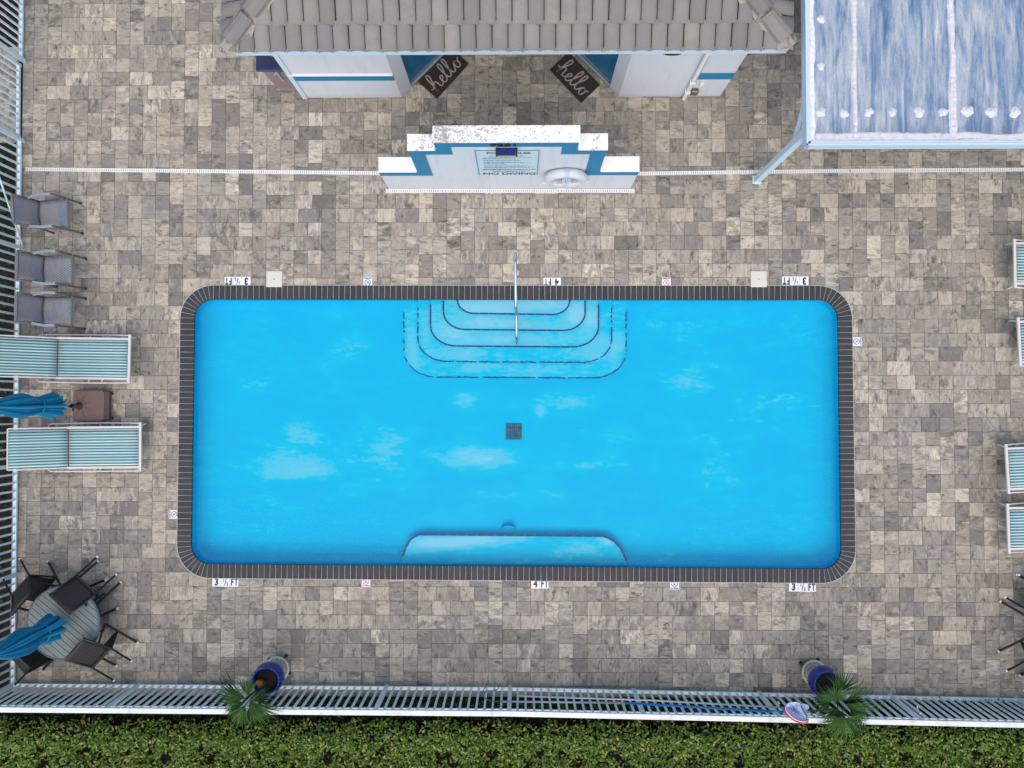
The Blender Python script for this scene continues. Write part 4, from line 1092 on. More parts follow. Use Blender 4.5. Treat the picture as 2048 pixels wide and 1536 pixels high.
def front_prism(poly, y0, y1, mat_, name, par):
    q = MB(); n_ = len(poly); q.add([(p[0], y0, p[1]) for p in poly]+[(p[0], y1, p[1]) for p in poly], [tuple(range(n_)), tuple(range(2*n_-1, n_-1, -1))]+[(k, n_+k, n_+(k+1) % n_, (k+1) % n_) for k in range(n_)])
    return q.build(name, mat_, par)
front_prism(stepped(.012), wf_, wf_+wth, M['stucco'], 'masonry', sw)
# blue border: ring between stepped(.012) and stepped(.16)
so_ = stepped(.012); si_ = stepped(.21)
q = MB(); n_ = len(so_); idx = list(range(1, n_-1)); ov = [so_[k] for k in idx]; iv = [si_[k] for k in idx]; m_ = len(idx)
vs = [(p[0], wf_-.010, p[1]) for p in ov]+[(p[0], wf_-.010, p[1]) for p in iv]+[(p[0], wf_+.001, p[1]) for p in ov]+[(p[0], wf_+.001, p[1]) for p in iv]
q.add(vs, [(k, k+1, m_+k+1, m_+k) for k in range(m_-1)]+[(m_+k, m_+k+1, 3*m_+k+1, 3*m_+k) for k in range(m_-1)]+[(2*m_+k, 2*m_+k+1, k+1, k) for k in range(m_-1)])
q.build('blue_border', M['blue'], sw)
def cap(x0, x1, z, worn_fn):
    nx_, ny_ = max(2, int((x1-x0)/.05)), 5; q = MB()
    q.grid(lambda u, v: (x0+(x1-x0)*u, wf_-.012+(wth+.02)*v, z), nx_, ny_); nb_ = len(q.v)
    q.box(((x0+x1)/2, wf_-.012+(wth+.02)/2, z-.012), (x1-x0-.0005, wth+.0195, .020))
    me_ = q.mesh('coping_cap', M['peel'], off(sw)); a = me_.attributes.new('patchy', 'FLOAT', 'POINT')
    vals = [worn_fn((v.co.x+off(sw).x-x0)/(x1-x0)) for v in me_.vertices]; a.data.foreach_set('value', vals); link('coping_cap', me_, sw)
cap(xs['c0']-.005, xs['c1']+.005, zc, lambda u: .45-.45*u if u > .1 else .75)
cap(xs['m0'], xs['c0']-.006, zm, lambda u: .1+.3*math.exp(-((u-.6)/.3)**2)); cap(xs['c1']+.006, xs['m1'], zm, lambda u: -.5+1.0*math.exp(-((u-.6)/.2)**2))
cap(xs['l0'], xs['m0']-.002, zl, lambda u: -1.5); cap(xs['m1']+.002, xs['l1'], zl, lambda u: -1.5)
# house number
yF = wf_-.012
nm = text_mesh('9251', .15, M['ink'], 'house_number', .004, 1.35, .006)
cz = zc-.11; o = link('house_number', nm, sw); o.location = Vector((W(1008, 288, cz).x, yF-.008, cz))-off(sw); o.rotation_euler = (R_(90), 0, 0)
# solar lamp
lx0 = W(1013, 296, 2.36).x
lamp = thing('wall_lamp', (lx0, wf_, 2.3), 'small blue solar lamp in a black bracket above the pool rules sign', 'lamp')
q = MB(); q.box((lx0, wf_-.065, 2.285), (.26, .10, .016), M=Matrix.Rotation(R_(20), 3, 'X')); q.build('solar_panel', M['navy_panel'], lamp)
for s_ in (-1, 1):
    q = MB(); q.box((lx0+s_*.145, wf_-.06, 2.26), (.025, .11, .09)); q.build('bracket', M['black'], lamp)
q = MB(); q.box((lx0, wf_-.10, 2.235), (.25, .04, .05)); q.build('lamp_head', M['tan'], lamp, bevel=.01)
q = MB(); q.box((lx0, wf_-.02, 2.25), (.31, .024, .09)); q.build('back_plate', M['black'], lamp)
# rules sign
gx0, gx1 = W(950, 295, 2.24).x, W(1078, 295, 2.24).x; gz1, gz0 = 2.24, .95
sg = thing('pool_rules_sign', ((gx0+gx1)/2, wf_, (gz0+gz1)/2), 'pale blue pool rules sign ending in NO DIVING on the stepped white wall', 'sign')
q = MB(); q.box(((gx0+gx1)/2, wf_-.012, (gz0+gz1)/2), (gx1-gx0, .022, gz1-gz0)); q.build('panel', M['sign'], sg)
for (xa, xb, za, zb) in ((gx0, gx1, gz1, gz1), (gx0, gx0, gz0, gz1), (gx1, gx1, gz0, gz1)):
    q = MB(); q.beam((xa, wf_-.025, za), (xb, wf_-.025, zb+(.0001)), .012, .012); q.build('edge_strip', M['sign_ink'], sg)
gc = (gx0+gx1)/2
for (tx, sz, z_, bx, sx, mt) in (('POOL RULES', .115, 2.10, .003, 1.0, 'ink'), ('MAXIMUM POOL DEPTH 4 FT', .085, 1.25, .0012, .86, 'ink'), ('SHELF DEPTH 2 FT', .075, 1.15, .0010, .86, 'ink'), ('NO DIVING', .165, 1.02, .004, 1.0, 'ink')):
    me = text_mesh(tx, sz, M[mt], 'lettering', bx, sx); w_ = max(v.co.x for v in me.vertices)-min(v.co.x for v in me.vertices)
    lim = (gx1-gx0)*.9
    if w_ > lim: me.transform(Matrix.Diagonal((lim/w_, 1, 1, 1)))
    o = link('lettering', me, sg); o.location = Vector((gc+.02, wf_-.0245, z_))-off(sg); o.rotation_euler = (R_(90), 0, 0)
q = MB(); rl = random.Random(3); z_ = 2.0
for L_ in (.62, .66, 0, .9, .62, .52, 0, .68, .66, 0, .5, .72, .9, .4, 0, .42, .82, 0, .75, .92, .88, .4, 0, .66):
    z_ -= .0285
    if not L_: z_ -= .006; continue
    ctr = z_ > 1.93; x_ = gc-(gx1-gx0)*.45*L_ if ctr else gx0+.10; xe = x_+(gx1-gx0)*.9*L_*(.95)
    while x_ < xe:
        wl_ = rl.uniform(.02, .075); q.box((x_+wl_/2, wf_-.0243, z_), (wl_, .0012, .0125)); x_ += wl_+.012
q.build('small_print', M['sign_ink'], sg, kind='stuff')
# life ring
rc = W(1132, 345, 1.0); rc = Vector((rc.x, wf_-.085, .98))
ring = thing('life_ring', rc, 'white life ring with lilac straps and a loose rope hanging on the stepped wall', 'life ring')
RR, rt_ = .275, .078
q = MB(); pth = [Vector((rc.x+RR*math.cos(a), wf_-.085, rc.z+RR*math.sin(a))) for a in [2*math.pi*k/48 for k in range(48)]]
q.tube(pth, rt_, 14, closed=True); q.build('ring', M['ringfoam'], ring, smooth=True)
for ang in (90, 270):
    q = MB(); a = R_(ang); c = Vector((rc.x+RR*math.cos(a), rc.y, rc.z+RR*math.sin(a))); q.lathe([(rt_+.004, -.04), (rt_+.006, 0), (rt_+.004, .04)], (0, 0, 0), 16)
    q.v = [(c.x+p[2], c.y+p[0], c.z+p[1]) for p in q.v]; q.build('strap', M['strap'], ring, smooth=True)
q = MB(); q.box((rc.x, rc.y-.02, rc.z+.02), (.10, .07, .30)); q.build('rope_hank', M['strap'], ring, bevel=.02)
for k in range(5):
    q = MB(); q.tube(cr([(rc.x-.06+.03*k, rc.y-.07, rc.z+.20), (rc.x-.05+.025*k, rc.y-.09, rc.z+.02), (rc.x-.05+.03*k, rc.y-.07, rc.z-.14)], 5), .007, 6); q.build('rope', M['rope'], ring, smooth=True)
yR = rc.y-.06
for pts in ([(-.36, -.06), (-.22, -.17), (-.05, -.12), (.0, .02), (.10, -.1), (.24, -.08), (.36, .0)], [(.36, .0), (.34, -.12), (.31, -.36), (.30, -.56)], [(-.36, -.06), (-.40, -.14), (-.38, -.24)], [(.02, -.36), (.12, -.46), (.22, -.60), (.30, -.58)], [(-.12, -.37), (-.05, -.42), (.02, -.40)]):
    q = MB(); q.tube(cr([(rc.x+a, yR, rc.z+b) for a, b in pts], 6), .007, 6); q.build('rope', M['rope'], ring, smooth=True)
q = MB(); q.box((rc.x-.09, wf_-.03, rc.z-.02), (.05, .06, .05)); q.build('hook', M['dkbrown'], ring)

# ------------------------------------------------------------------ drain channels
def channel(pa, pb, label, w=.062, zt=.006):
    L = (pb-pa).length; d = (pb-pa).normalized(); root = thing('channel_drain', pa.copy(), label, 'drain', 'white slotted channel drains')
    q = MB(); q.beam(pa+Vector((0, 0, -.02)), pb+Vector((0, 0, -.02)), w*.9, .03); q.build('channel', M['dark'], root)
    q = MB(); sd = Vector((-d.y, d.x, 0)); 
    for s_ in (-1, 1): q.beam(pa+sd*s_*w*.42+Vector((0, 0, zt-.004)), pb+sd*s_*w*.42+Vector((0, 0, zt-.004)), w*.17, .014)
    q.build('rim', M['white'], root)
    # bars between the slots, one grate segment per metre
    k = 0; s0 = 0
    while s0 < L:
        g_ = MB(); s1 = min(L, s0+1.0); s_ = s0+.006
        while s_ < s1-.01:
            c = pa+d*(s_+.012); g_.box((c.x, c.y, zt-.004), (.027, w*.68, .012), rz=math.atan2(d.y, d.x)); s_ += .0375
        g_.build('grate', M['white'], root); s0 = s1
channel(W(51, 338.5), W(776, 346.5), 'white slotted drain running from the left fence to the stepped wall')
channel(W(1262, 347.5), W(1700, 341.5), 'white slotted drain running right from the stepped wall to below the awning post')
channel(W(1701, 341.5), W(2150, 338.5), 'white slotted drain in the shade of the metal awning')
channel(W(772, 378.5)+Vector((0, -.03, 0)), W(1268, 378.5)+Vector((0, -.03, 0)), 'white slotted drain along the foot of the stepped wall')

# ------------------------------------------------------------------ markers
def tile_text(root, c, size, items, rot, tw=.152):
    """items: list of (text, sx, sz, bold); tiles laid along local x, text upright at rot"""
    n_ = len(items); ax = Vector((math.cos(rot), math.sin(rot), 0)); ay = Vector((-ax.y, ax.x, 0))
    for k, (parts) in enumerate(items):
        cc = c+ax*(k-(n_-1)/2)*tw
        q = MB(); q.cham((cc.x, cc.y, -.01), (tw-.005, tw-.003, .016), .002, rz=rot); t_ = q.build('tile', M['white_tile'], root)
        for (tx, dx, dy, sz, sx, bold) in parts:
            me = text_mesh(tx, sz, M['ink'], 'numeral', bold, sx); o = link('numeral', me, t_)
            o.location = cc+ax*dx+ay*dy+Vector((0, 0, .0072))-off(t_); o.rotation_euler.z = rot
T3 = [('3', 0, 0, .165, .80, .008)]
TH = [('1', -.030, .028, .075, .8, .003), ('/', 0, 0, .17, .8, .002), ('2', .034, -.030, .075, .8, .003)]
TF = [('F', -.036, 0, .165, .58, .008), ('T', .032, 0, .165, .56, .008), ('.', .066, -.048, .150, .6, .003)]
T4 = [('4', 0, 0, .165, .75, .008)]
def marker(px, py, items, rot, label):
    c = W(px, py); root = thing('depth_marker', (c.x, c.y, 0), label, 'depth marker', 'pool depth markers'); tile_text(root, c, 0, items, rot)
PI = math.pi
marker(475, 562, [T3, TH, TF], PI, 'upside-down 3 1/2 FT. depth marker at the far left corner of the pool')
marker(1104.5, 564, [T4, TF], PI, 'upside-down 4 FT. depth marker beside the handrail')
marker(1590.5, 561.5, [T3, TH, TF], PI, 'upside-down 3 1/2 FT. depth marker at the far right corner of the pool')
marker(451, 1164.5, [T3, TH, TF], R_(-.3), 'upright 3 1/2 FT. depth marker at the near left corner of the pool')
marker(1080, 1168, [T4, TF], R_(-.5), 'upright 4 FT. depth marker at the middle of the near edge')
marker(1605, 1174.5, [T3, TH, TF], R_(-.8), 'upright 3 1/2 FT. depth marker at the near right corner of the pool')
def nodive(px, py, rot, ink, label):
    c = W(px, py); root = thing('no_diving_tile', (c.x, c.y, 0), label, 'tile', 'no diving symbol tiles')
    q = MB(); q.cham((c.x, c.y, -.01), (.150, .150, .016), .002, rz=rot); t_ = q.build('tile', M['white_tile'], root)
    ax = Vector((math.cos(rot), math.sin(rot), 0)); ay = Vector((-ax.y, ax.x, 0)); z = Vector((0, 0, .0068)); cc = c+ay*.018
    q = MB(); rg = [cc+ax*(r*math.cos(a))+ay*(r*math.sin(a))+z for r in (.053, .044) for a in [2*PI*k/28 for k in range(28)]]
    q.add(rg, [(k, (k+1) % 28, 28+(k+1) % 28, 28+k) for k in range(28)])
    q.beam(cc+ax*-.034+ay*.034+z, cc+ax*.034+ay*-.034+z, .008, .001)
    q.beam(cc+ax*-.018+ay*-.022+z, cc+ax*.020+ay*.020+z, .008, .001); q.beam(cc+ax*-.012+ay*.0+z, cc+ax*-.004+ay*-.018+z, .006, .001)
    q.build('symbol', M['ink'] if ink != 'red_ink' else M['red_ink'], t_)
    me = text_mesh('NO DIVING', .030, M[ink], 'lettering', .0018, .80); o = link('lettering', me, t_); o.location = c-ay*.056+z-off(t_); o.rotation_euler.z = rot
nodive(735.5, 563, PI, 'blue_ink', 'no diving tile with blue words on the far edge left of the steps')
nodive(1332.5, 563.5, PI, 'red_ink', 'no diving tile with red words on the far edge right of the steps')
nodive(732, 1165, 0, 'red_ink', 'no diving tile with red words on the near edge left of the bench')
nodive(1349, 1170, 0, 'blue_ink', 'no diving tile with dark blue words on the near edge right of the bench')
nodive(346.5, 1028.5, -PI/2, 'blue_ink', 'no diving tile on the left side edge of the pool')
nodive(1715, 683, PI/2, 'blue_ink', 'no diving tile on the right side edge of the pool')
for (px, py, lab) in ((549, 558.5, 'square cream skimmer lid beside the far left depth marker'), (1517, 558.5, 'square cream skimmer lid beside the far right depth marker')):
    c = W(px, py); root = thing('deck_skimmer', (c.x, c.y, 0), lab, 'pool skimmer', 'square cream pool skimmers')
    q = MB(); q.cham((c.x, c.y, -.01), (.275, .275, .030), .004); q.build('plate', M['cream'], root)
    q = MB(); q.cham((c.x, c.y, .019), (.235, .235, .003), .002); q.build('inner_plate', M['cream'], root)
    q = MB(); q.lathe([(.011, .0), (.011, .0035), (.0, .0036)], (c.x, c.y, .020), 12); q.build('finger_hole', M['ink'], root)
    for s_ in (-1, 1): q = MB(); q.lathe([(.004, .0), (.004, .003), (.0, .0032)], (c.x+s_*.115, c.y, .020), 8); q.build('screw', M['brass'], root)

# ------------------------------------------------------------------ handrail
p1 = W(1031, 522); p2 = W(1031.5, 545); pe = W(1034.5, 686, -.25)
hr = thing('handrail', (p1.x, p1.y, 0), 'polished steel handrail reaching from the deck down over the pool entry steps', 'handrail')
topy = p1.y
xr = p1.x
path = [(xr, p1.y, .005), (xr, p1.y, .62), (xr, p1.y-.02, .74), (xr, p1.y-.10, .83), (xr, p1.y-.22, .85), (xr+.005, p1.y-.50, .80), (xr+.01, p1.y-.85, .60), (xr+.015, (p1.y+pe.y)/2-.25, .40), (xr+.02, pe.y+.12, .16), (xr+.022, pe.y+.03, .05), (xr+.022, pe.y, -.10), (xr+.022, pe.y, pe.z)]
pp = cr(path, 6); MB().tube(pp, .026, 14).build('rail', M['steel'], hr, smooth=True)
MB().tube(cr([(xr, p2.y, .005), (xr, p2.y, .55), (xr, p2.y-.03, .68), (xr, p2.y-.16, .80)], 6), .020, 12).build('support_post', M['steel'], hr, smooth=True)
for p in (p1, p2):
    q = MB(); q.lathe([(.062, .0), (.060, .010), (.035, .022), (.026, .03)], (p.x, p.y, .001), 24); q.build('base_cover', M['cream'], hr, smooth=True)

# ------------------------------------------------------------------ awning
ZA = 2.62
ax0 = W(1611, 150, ZA).x; ay0 = W(1700, 291, ZA).y; ax1 = ax0+5.2; ay1 = ay0+4.6
aw = thing('metal_awning', (ax0, ay0, 0), 'flat oxidised blue metal awning roof with white sealant seams on a white post, top right', 'awning')
q = MB(); q.prism([(ax0+.05, ay0+.05), (ax1, ay0+.05), (ax1, ay1), (ax0+.05, ay1)], ZA-.10, ZA-.04); q.build('roof_sheet', M['metalroof'], aw)
# raised gutter edge
for (a, b) in (((ax0, ay0), (ax1, ay0)), ((ax0, ay1), (ax0, ay0))):
    a = Vector((*a, 0)); b = Vector((*b, 0)); d = (b-a).normalized(); inn = Vector((-d.y, d.x, 0))
    q = MB(); q.beam(a+inn*.03+Vector((0, 0, ZA-.08)), b+inn*.03+Vector((0, 0, ZA-.08)), .06, .17); q.build('gutter', M['trim'], aw)
    q = MB(); q.beam(a+inn*.012+Vector((0, 0, ZA+.012)), b+inn*.012+Vector((0, 0, ZA+.012)), .022, .016); q.build('gutter_lip', M['trim'], aw)
zR = ZA-.038
def ragged(name, pts0, w_, mat_, along, n_=60, amp=.018, h=.012):
    a, b = pts0; d = (b-a); L = d.length; d.normalize(); s_ = Vector((-d.y, d.x, 0)); q = MB(); rr_ = random.Random(hash(name+str(round(a.x, 2))) % 999); w1 = w2 = w_/2
    for k in range(n_+1):
        w1 += rr_.uniform(-1, 1)*amp*.5; w2 += rr_.uniform(-1, 1)*amp*.5; w1 = min(max(w1, w_*.5-amp), w_*.5+amp); w2 = min(max(w2, w_*.5-amp), w_*.5+amp)
        c = a+d*L*k/n_; hh = h*rr_.uniform(.7, 1.2)
        q.v += [tuple(c-s_*w1+Vector((0, 0, 0))), tuple(c-s_*w1*.6+Vector((0, 0, hh))), tuple(c+s_*w2*.6+Vector((0, 0, hh))), tuple(c+s_*w2)]
    for k in range(n_):
        for r_ in range(3): q.f.append((k*4+r_, k*4+r_+1, k*4+r_+5, k*4+r_+4)); q.mi.append(0); q.uv.append(None)
    return q.build(name, mat_, aw)
xa = ax0+.06
ragged('edge_coating', [Vector((xa+.045, ay0+.05, zR)), Vector((xa+.045, ay1, zR))], .095, M['edgecoat'], 'y', 120, .018)
ragged('edge_coating', [Vector((xa, ay0+.075, zR+.001)), Vector((ax1, ay0+.075, zR+.001))], .045, M['edgecoat'], 'x', 140, .008)
ragged('edge_sealant', [Vector((xa+.08, ay0+.135, zR-.003)), Vector((ax1, ay0+.135, zR-.003))], .10, M['sealant'], 'x', 160, .020)
for px in (1712, 1908):
    sx_ = W(px, 150, ZA).x; ragged('seam_sealant', [Vector((sx_, ay0+.12, zR-.001)), Vector((sx_-.02, ay1, zR-.001))], .088, M['sealant'], 'y', 130, .016, .02)
ragged('seam_sealant', [Vector((W(2104, 150, ZA).x, ay0+.12, zR-.001)), Vector((W(2104, 150, ZA).x, ay1, zR-.001))], .088, M['sealant'], 'y', 130, .016, .02)
rb = random.Random(5)
for (px, py, r_) in ((1642, 38, 8), (1642, 132, 8), (1642, 224, 9.5), (1688, 227, 9), (1738, 224, 9), (1785, 224, 8.5), (1838, 224, 10.5), (1886, 224, 9), (1935, 222, 11.5), (1983, 224, 11), (2030, 224, 11)):
    c = W(px, py, ZA-.04); R0 = r_/(117*1.22); q = MB(); n_ = 20; ph = [rb.uniform(0, 6.28) for _ in range(4)]
    def rad(a): return R0*(1+.09*math.sin(2*a+ph[0])+.08*math.sin(3*a+ph[1])+.07*math.sin(5*a+ph[2])+.05*math.sin(9*a+ph[3]))
    for (f, h_) in ((1.06, 0), (.86, .015), (.45, .024), (.42, .034), (.0, .040)):
        for k in range(n_): a = 2*PI*k/n_; q.v.append((c.x+rad(a)*f*math.cos(a), c.y+rad(a)*f*math.sin(a), zR-.002+h_))
    for i in range(4):
        for k in range(n_): q.f.append((i*n_+k, i*n_+(k+1) % n_, (i+1)*n_+(k+1) % n_, (i+1)*n_+k)); q.mi.append(0); q.uv.append(None)
    q.build('screw_sealant', M['sealant'], aw)
pf = W(1509, 362); q = MB(); q.beam((pf.x+.04, pf.y+.02, 0), (pf.x+.04, pf.y+.02, ZA-.1), .10, .10, up=(0, 1, 0)); q.build('post', M['trim'], aw)
q = MB(); q.box((pf.x+.04, pf.y+.02, .006), (.15, .15, .012)); q.build('base_plate', M['trim'], aw)
q = MB(); q.beam((pf.x+.03, pf.y+.04, 1.95), (pf.x+.04, pf.y+.55, ZA-.12), .05, .05); q.build('brace', M['trim'], aw)
q = MB(); q.beam((ax0+.07, ay0+.12, ZA-.14), (ax0+.07, ay1, ZA-.14), .08, .10); q.build('side_beam', M['trim'], aw)
q = MB(); q.beam((ax1-.4, ay0+.15, 0), (ax1-.4, ay0+.15, ZA-.1), .10, .10, up=(0, 1, 0)); q.build('post', M['trim'], aw)
q = MB(); q.beam((ax1-.4, ay1-.15, 0), (ax1-.4, ay1-.15, ZA-.1), .10, .10, up=(0, 1, 0)); q.build('post', M['trim'], aw)
q = MB(); q.beam((ax0+.6, ay1-.15, 0), (ax0+.6, ay1-.15, ZA-.1), .10, .10, up=(0, 1, 0)); q.build('post', M['trim'], aw)

# ------------------------------------------------------------------ chairs
def make_chair(name, label, group, dark):
    """origin between the front feet, facing +x"""
    t = thing(name, (0, 0, 0), label, 'chair', group)
    fr = M['dframe'] if dark else M['wframe']; wk_ = M['dwicker'] if dark else M['wicker']; am = M['dframe'] if dark else M['warm']
    cap_ = M['white'] if dark else M['black']
    if dark: fx_, ay_, ry, rw = -.02, .265, .215, .016
    else: fx_, ay_, ry, rw = -.13, .262, .225, .019
    # seat sheet (rounded front)
    sw_ = .225; q = MB()
    q.grid(lambda u, v: (-.50+.50*u+(.02*(1-(2*v-1)**2) if u > .9 else 0)-.0, (2*v-1)*(sw_-.015*(1-u)), .425+.018*math.sin(PI*u)*0-.012*math.cos((2*v-1)*1.3)+(-.03*max(0, u-.85)/.15)), 8, 6, (1.0, 1.0)); q.build('seat', wk_, t, smooth=True, thick=.03)
    q = MB(); q.grid(lambda u, v: (-.47-.14*u-.05*u*u-.025*math.cos((2*v-1)*1.5), (2*v-1)*(.205+.022*u), .44+.45*u), 8, 6, (1.0, 1.0)); q.build('backrest', wk_, t, smooth=True, thick=.028)
    for s_ in (-1, 1):
        q = MB(); P = cr([(0, s_*ay_, .008), (fx_*.55, s_*(ay_+.004), .35), (fx_, s_*(ay_+.008), .615), (fx_-.035, s_*(ay_+.006), .645)], 4); q.tube(P, .021 if dark else .019, 8); q.build('front_leg', fr, t, smooth=True)
        q = MB(); P = [(fx_-.02, s_*(ay_+.006), .645), (fx_-.2, s_*(ay_+.010), .655), (-.47, s_*(ay_-.012), .640), (-.545, s_*(ry+.01), .635)]
        for a, b in zip(P[:-1], P[1:]): q.beam(a, b, .042 if not dark else .034, .022)
        q.build('armrest', am, t)
        q = MB(); P = [(-.50, s_*ry, .008), (-.485, s_*ry, .42), (-.53, s_*(ry+.002), .56), (-.655, s_*(ry+.012), .885)]; q.tube(P, rw, 8); q.build('rear_leg', fr, t, smooth=True)
        q = MB(); q.tube([(0, s_*ay_, -.001), (0, s_*ay_, .026)], .024, 10); q.tube([(-.50, s_*ry, -.001), (-.50, s_*ry, .024)], .0195, 10); q.build('foot_cap', cap_, t)
        q = MB(); q.beam((fx_, s_*ay_, .40), (-.49, s_*ry, .40), .02, .03); q.build('side_rail', fr, t)
    q = MB(); q.beam((-.01, -ay_, .405), (-.01, ay_, .405), .02, .03); q.build('front_rail', fr, t)
    q = MB(); q.beam((-.655, -.23, .885), (-.655, .23, .885), .032, .026); q.build('top_rail', wk_ if not dark else fr, t)
    return t
wc = make_chair('wicker_armchair', None, 'grey wicker armchairs beside the left fence', False)
wch = [(163, 436.5, R_(4), 'grey wicker armchair farthest up the left fence, blue-tinted seat, nearest the drain'), (171.5, 547.5, 0, 'middle grey wicker armchair of three by the left fence, pale ribbed seat'), (170.5, 627.5, R_(-1), 'grey wicker armchair with a teal-blue weathered seat, beside the upper striped lounger')]
for k, (px, py, rz, lab) in enumerate(wch):
    o = wc if k == 0 else copy_tree(wc); p = W(px, py); o.location = (p.x, p.y, .0); o.rotation_euler = (0, 0, rz); o['label'] = lab; o['category'] = 'chair'
dc_ = make_chair('dark_armchair', None, 'black wicker armchairs tipped against the round tables', True)
tip = [((256, 1308), 138, 66, 'black wicker armchair tipped against the lower right side of the left round table'),
       ((221, 1142), 228, 60, 'black wicker armchair tipped against the upper right side of the left round table'),
       ((77, 1146), -41, 60, 'black wicker armchair tipped against the table beside the left fence, upper one'),
       ((66, 1316), 41, 64, 'black wicker armchair tipped against the table under the folded blue umbrella'),
       ((226, 1187), 203, 98, 'black wicker armchair fallen low under the right side of the left round table'),
       ((2014.5, 1174.5), -32, 62, 'black wicker armchair with only its feet in view at the lower right edge, upper one'),
       ((2016, 1326.5), 41, 64, 'black wicker armchair with only its feet in view at the lower right edge, lower one')]
for k, ((px, py), azd, tl_, lab) in enumerate(tip):
    o = dc_ if k == 0 else copy_tree(dc_); p = W(px, py); o.rotation_euler = (0, R_(tl_), R_(azd)); o['label'] = lab; o['category'] = 'chair'
    o.location = (p.x, p.y, .022)
# ------------------------------------------------------------------ tables
def make_table(px, py, label, rot):
    c = W(px, py, .72); t = thing('round_table', (c.x, c.y, 0), label, 'table', 'round slatted tables')
    RT = .575; nsl = 13; w_ = 2*RT/nsl; ax = Vector((math.cos(rot), math.sin(rot), 0)); ay = Vector((-ax.y, ax.x, 0))
    for k in range(nsl):
        y0 = -RT+k*w_+.004; y1 = y0+w_-.008; pts = []
        for yy in np.linspace(y0, y1, 4): pts.append((math.sqrt(max(0, RT**2-yy**2)), yy))
        for yy in np.linspace(y1, y0, 4): pts.append((-math.sqrt(max(0, RT**2-yy**2)), yy))
        poly = [(c.x+ax.x*a+ay.x*b, c.y+ax.y*a+ay.y*b) for a, b in pts]
        q = MB(); q.prism(poly, .700, .720); q.build('slat', M['tabletop'], t)
    q = MB(); q.tube([(c.x+(RT+.012)*math.cos(a), c.y+(RT+.012)*math.sin(a), .706) for a in [2*PI*k/48 for k in range(48)]], .021, 8, closed=True); q.build('rim', M['tablerim'], t, smooth=True)
    q = MB(); 
    for a in (0, PI/2): q.beam((c.x-RT*math.cos(a), c.y-RT*math.sin(a), .685), (c.x+RT*math.cos(a), c.y+RT*math.sin(a), .685), .05, .025)
    q.build('crossbar', M['dframe'], t)
    for a in (PI/4, 3*PI/4, 5*PI/4, 7*PI/4):
        q = MB(); q.tube(cr([(c.x+.50*math.cos(a), c.y+.50*math.sin(a), .69), (c.x+.36*math.cos(a), c.y+.36*math.sin(a), .4), (c.x+.44*math.cos(a), c.y+.44*math.sin(a), .012)], 5), .018, 8); q.build('leg', M['dframe'], t, smooth=True)
    return c
tc = make_table(126, 1246, 'round grey slatted table in the lower left corner with black chairs tipped against it', R_(-39))
make_table(2150, 1240, 'round grey slatted table just beyond the lower right edge of the view', R_(30))

# ------------------------------------------------------------------ umbrellas
def canopy(t, c, zb, zt, rb_, seed, par_dir=(0, 0)):
    H_ = zt-zb; rnd_ = random.Random(seed)
    ph = [rnd_.uniform(0, 6.28) for _ in range(3)]
    prof_ = [(1.02, 0), (.98, .03), (.90, .12), (.72, .25), (.62, .33), (.80, .44), (.92, .55), (.80, .70), (.58, .84), (.32, .95), (.14, .995), (.0, 1.0)]
    def fn(r, z, a):
        zz = (z-zb)/H_; k = .22*(1-.30*zz)
        return r*(1+k*math.sin(8*a+ph[0]+zz*2.2)+.16*math.sin(15*a+ph[1]+4*zz)+.07*math.sin(23*a+ph[2]+9*zz)+.08*math.sin(3*a+ph[2]))
    n_ = 160; q = MB(); vs = []
    for i, (r, h) in enumerate(prof_):
        for k in range(n_):
            a = 2*PI*k/n_; rr_ = fn(r*rb_, zb+h*H_, a); dz = (.05*math.sin(8*a+ph[1])+.03*math.sin(5*a+ph[2])) if i == 0 else 0
            vs.append((c.x+rr_*math.cos(a), c.y+rr_*math.sin(a), zb+h*H_+dz))
    fs = [(i*n_+k, i*n_+(k+1) % n_, (i+1)*n_+(k+1) % n_, (i+1)*n_+k) for i in range(len(prof_)-1) for k in range(n_)]
    q.add(vs, fs); return q.build('canopy', M['canvas'], t, smooth=True, sub=1)
ub = W(166, 812); um = thing('closed_umbrella', (ub.x, ub.y, 0), 'closed blue umbrella standing in the brown base between the two left loungers', 'umbrella', 'closed blue umbrellas')
MB().tube([(ub.x, ub.y, .06), (ub.x, ub.y, 2.50)], .019, 12).build('pole', M['poledark'], um, smooth=True)
canopy(um, ub, .86, 2.46, .175, 4)
q = MB(); q.tube([(ub.x+.135*math.cos(a), ub.y+.135*math.sin(a), 1.38) for a in [2*PI*k/20 for k in range(20)]], .012, 6, closed=True); q.build('tie_strap', M['canvas'], um, smooth=True)
q = MB(); q.lathe([(0, 0), (.025, .01), (.02, .05), (0, .07)], (ub.x, ub.y, 2.46), 12); q.build('finial', M['poledark'], um, smooth=True)
tb_ = Vector((tc.x, tc.y, 0)); um2 = thing('closed_umbrella', tb_, 'closed blue umbrella standing through the lower left round table', 'umbrella', 'closed blue umbrellas')
MB().tube([(tb_.x, tb_.y, .05), (tb_.x, tb_.y, 2.5)], .019, 12).build('pole', M['poledark'], um2, smooth=True)
canopy(um2, tb_, .98, 2.45, .185, 9)
q = MB(); q.lathe([(.24, 0), (.24, .04), (.05, .07), (.03, .25)], tb_, 24, caps=True); q.build('base', M['dkbrown'], um2, smooth=False)
q = MB(); q.tube([(tb_.x+.15*math.cos(a), tb_.y+.15*math.sin(a), 1.34) for a in [2*PI*k/20 for k in range(20)]], .012, 6, closed=True); q.build('tie_strap', M['canvas'], um2, smooth=True)
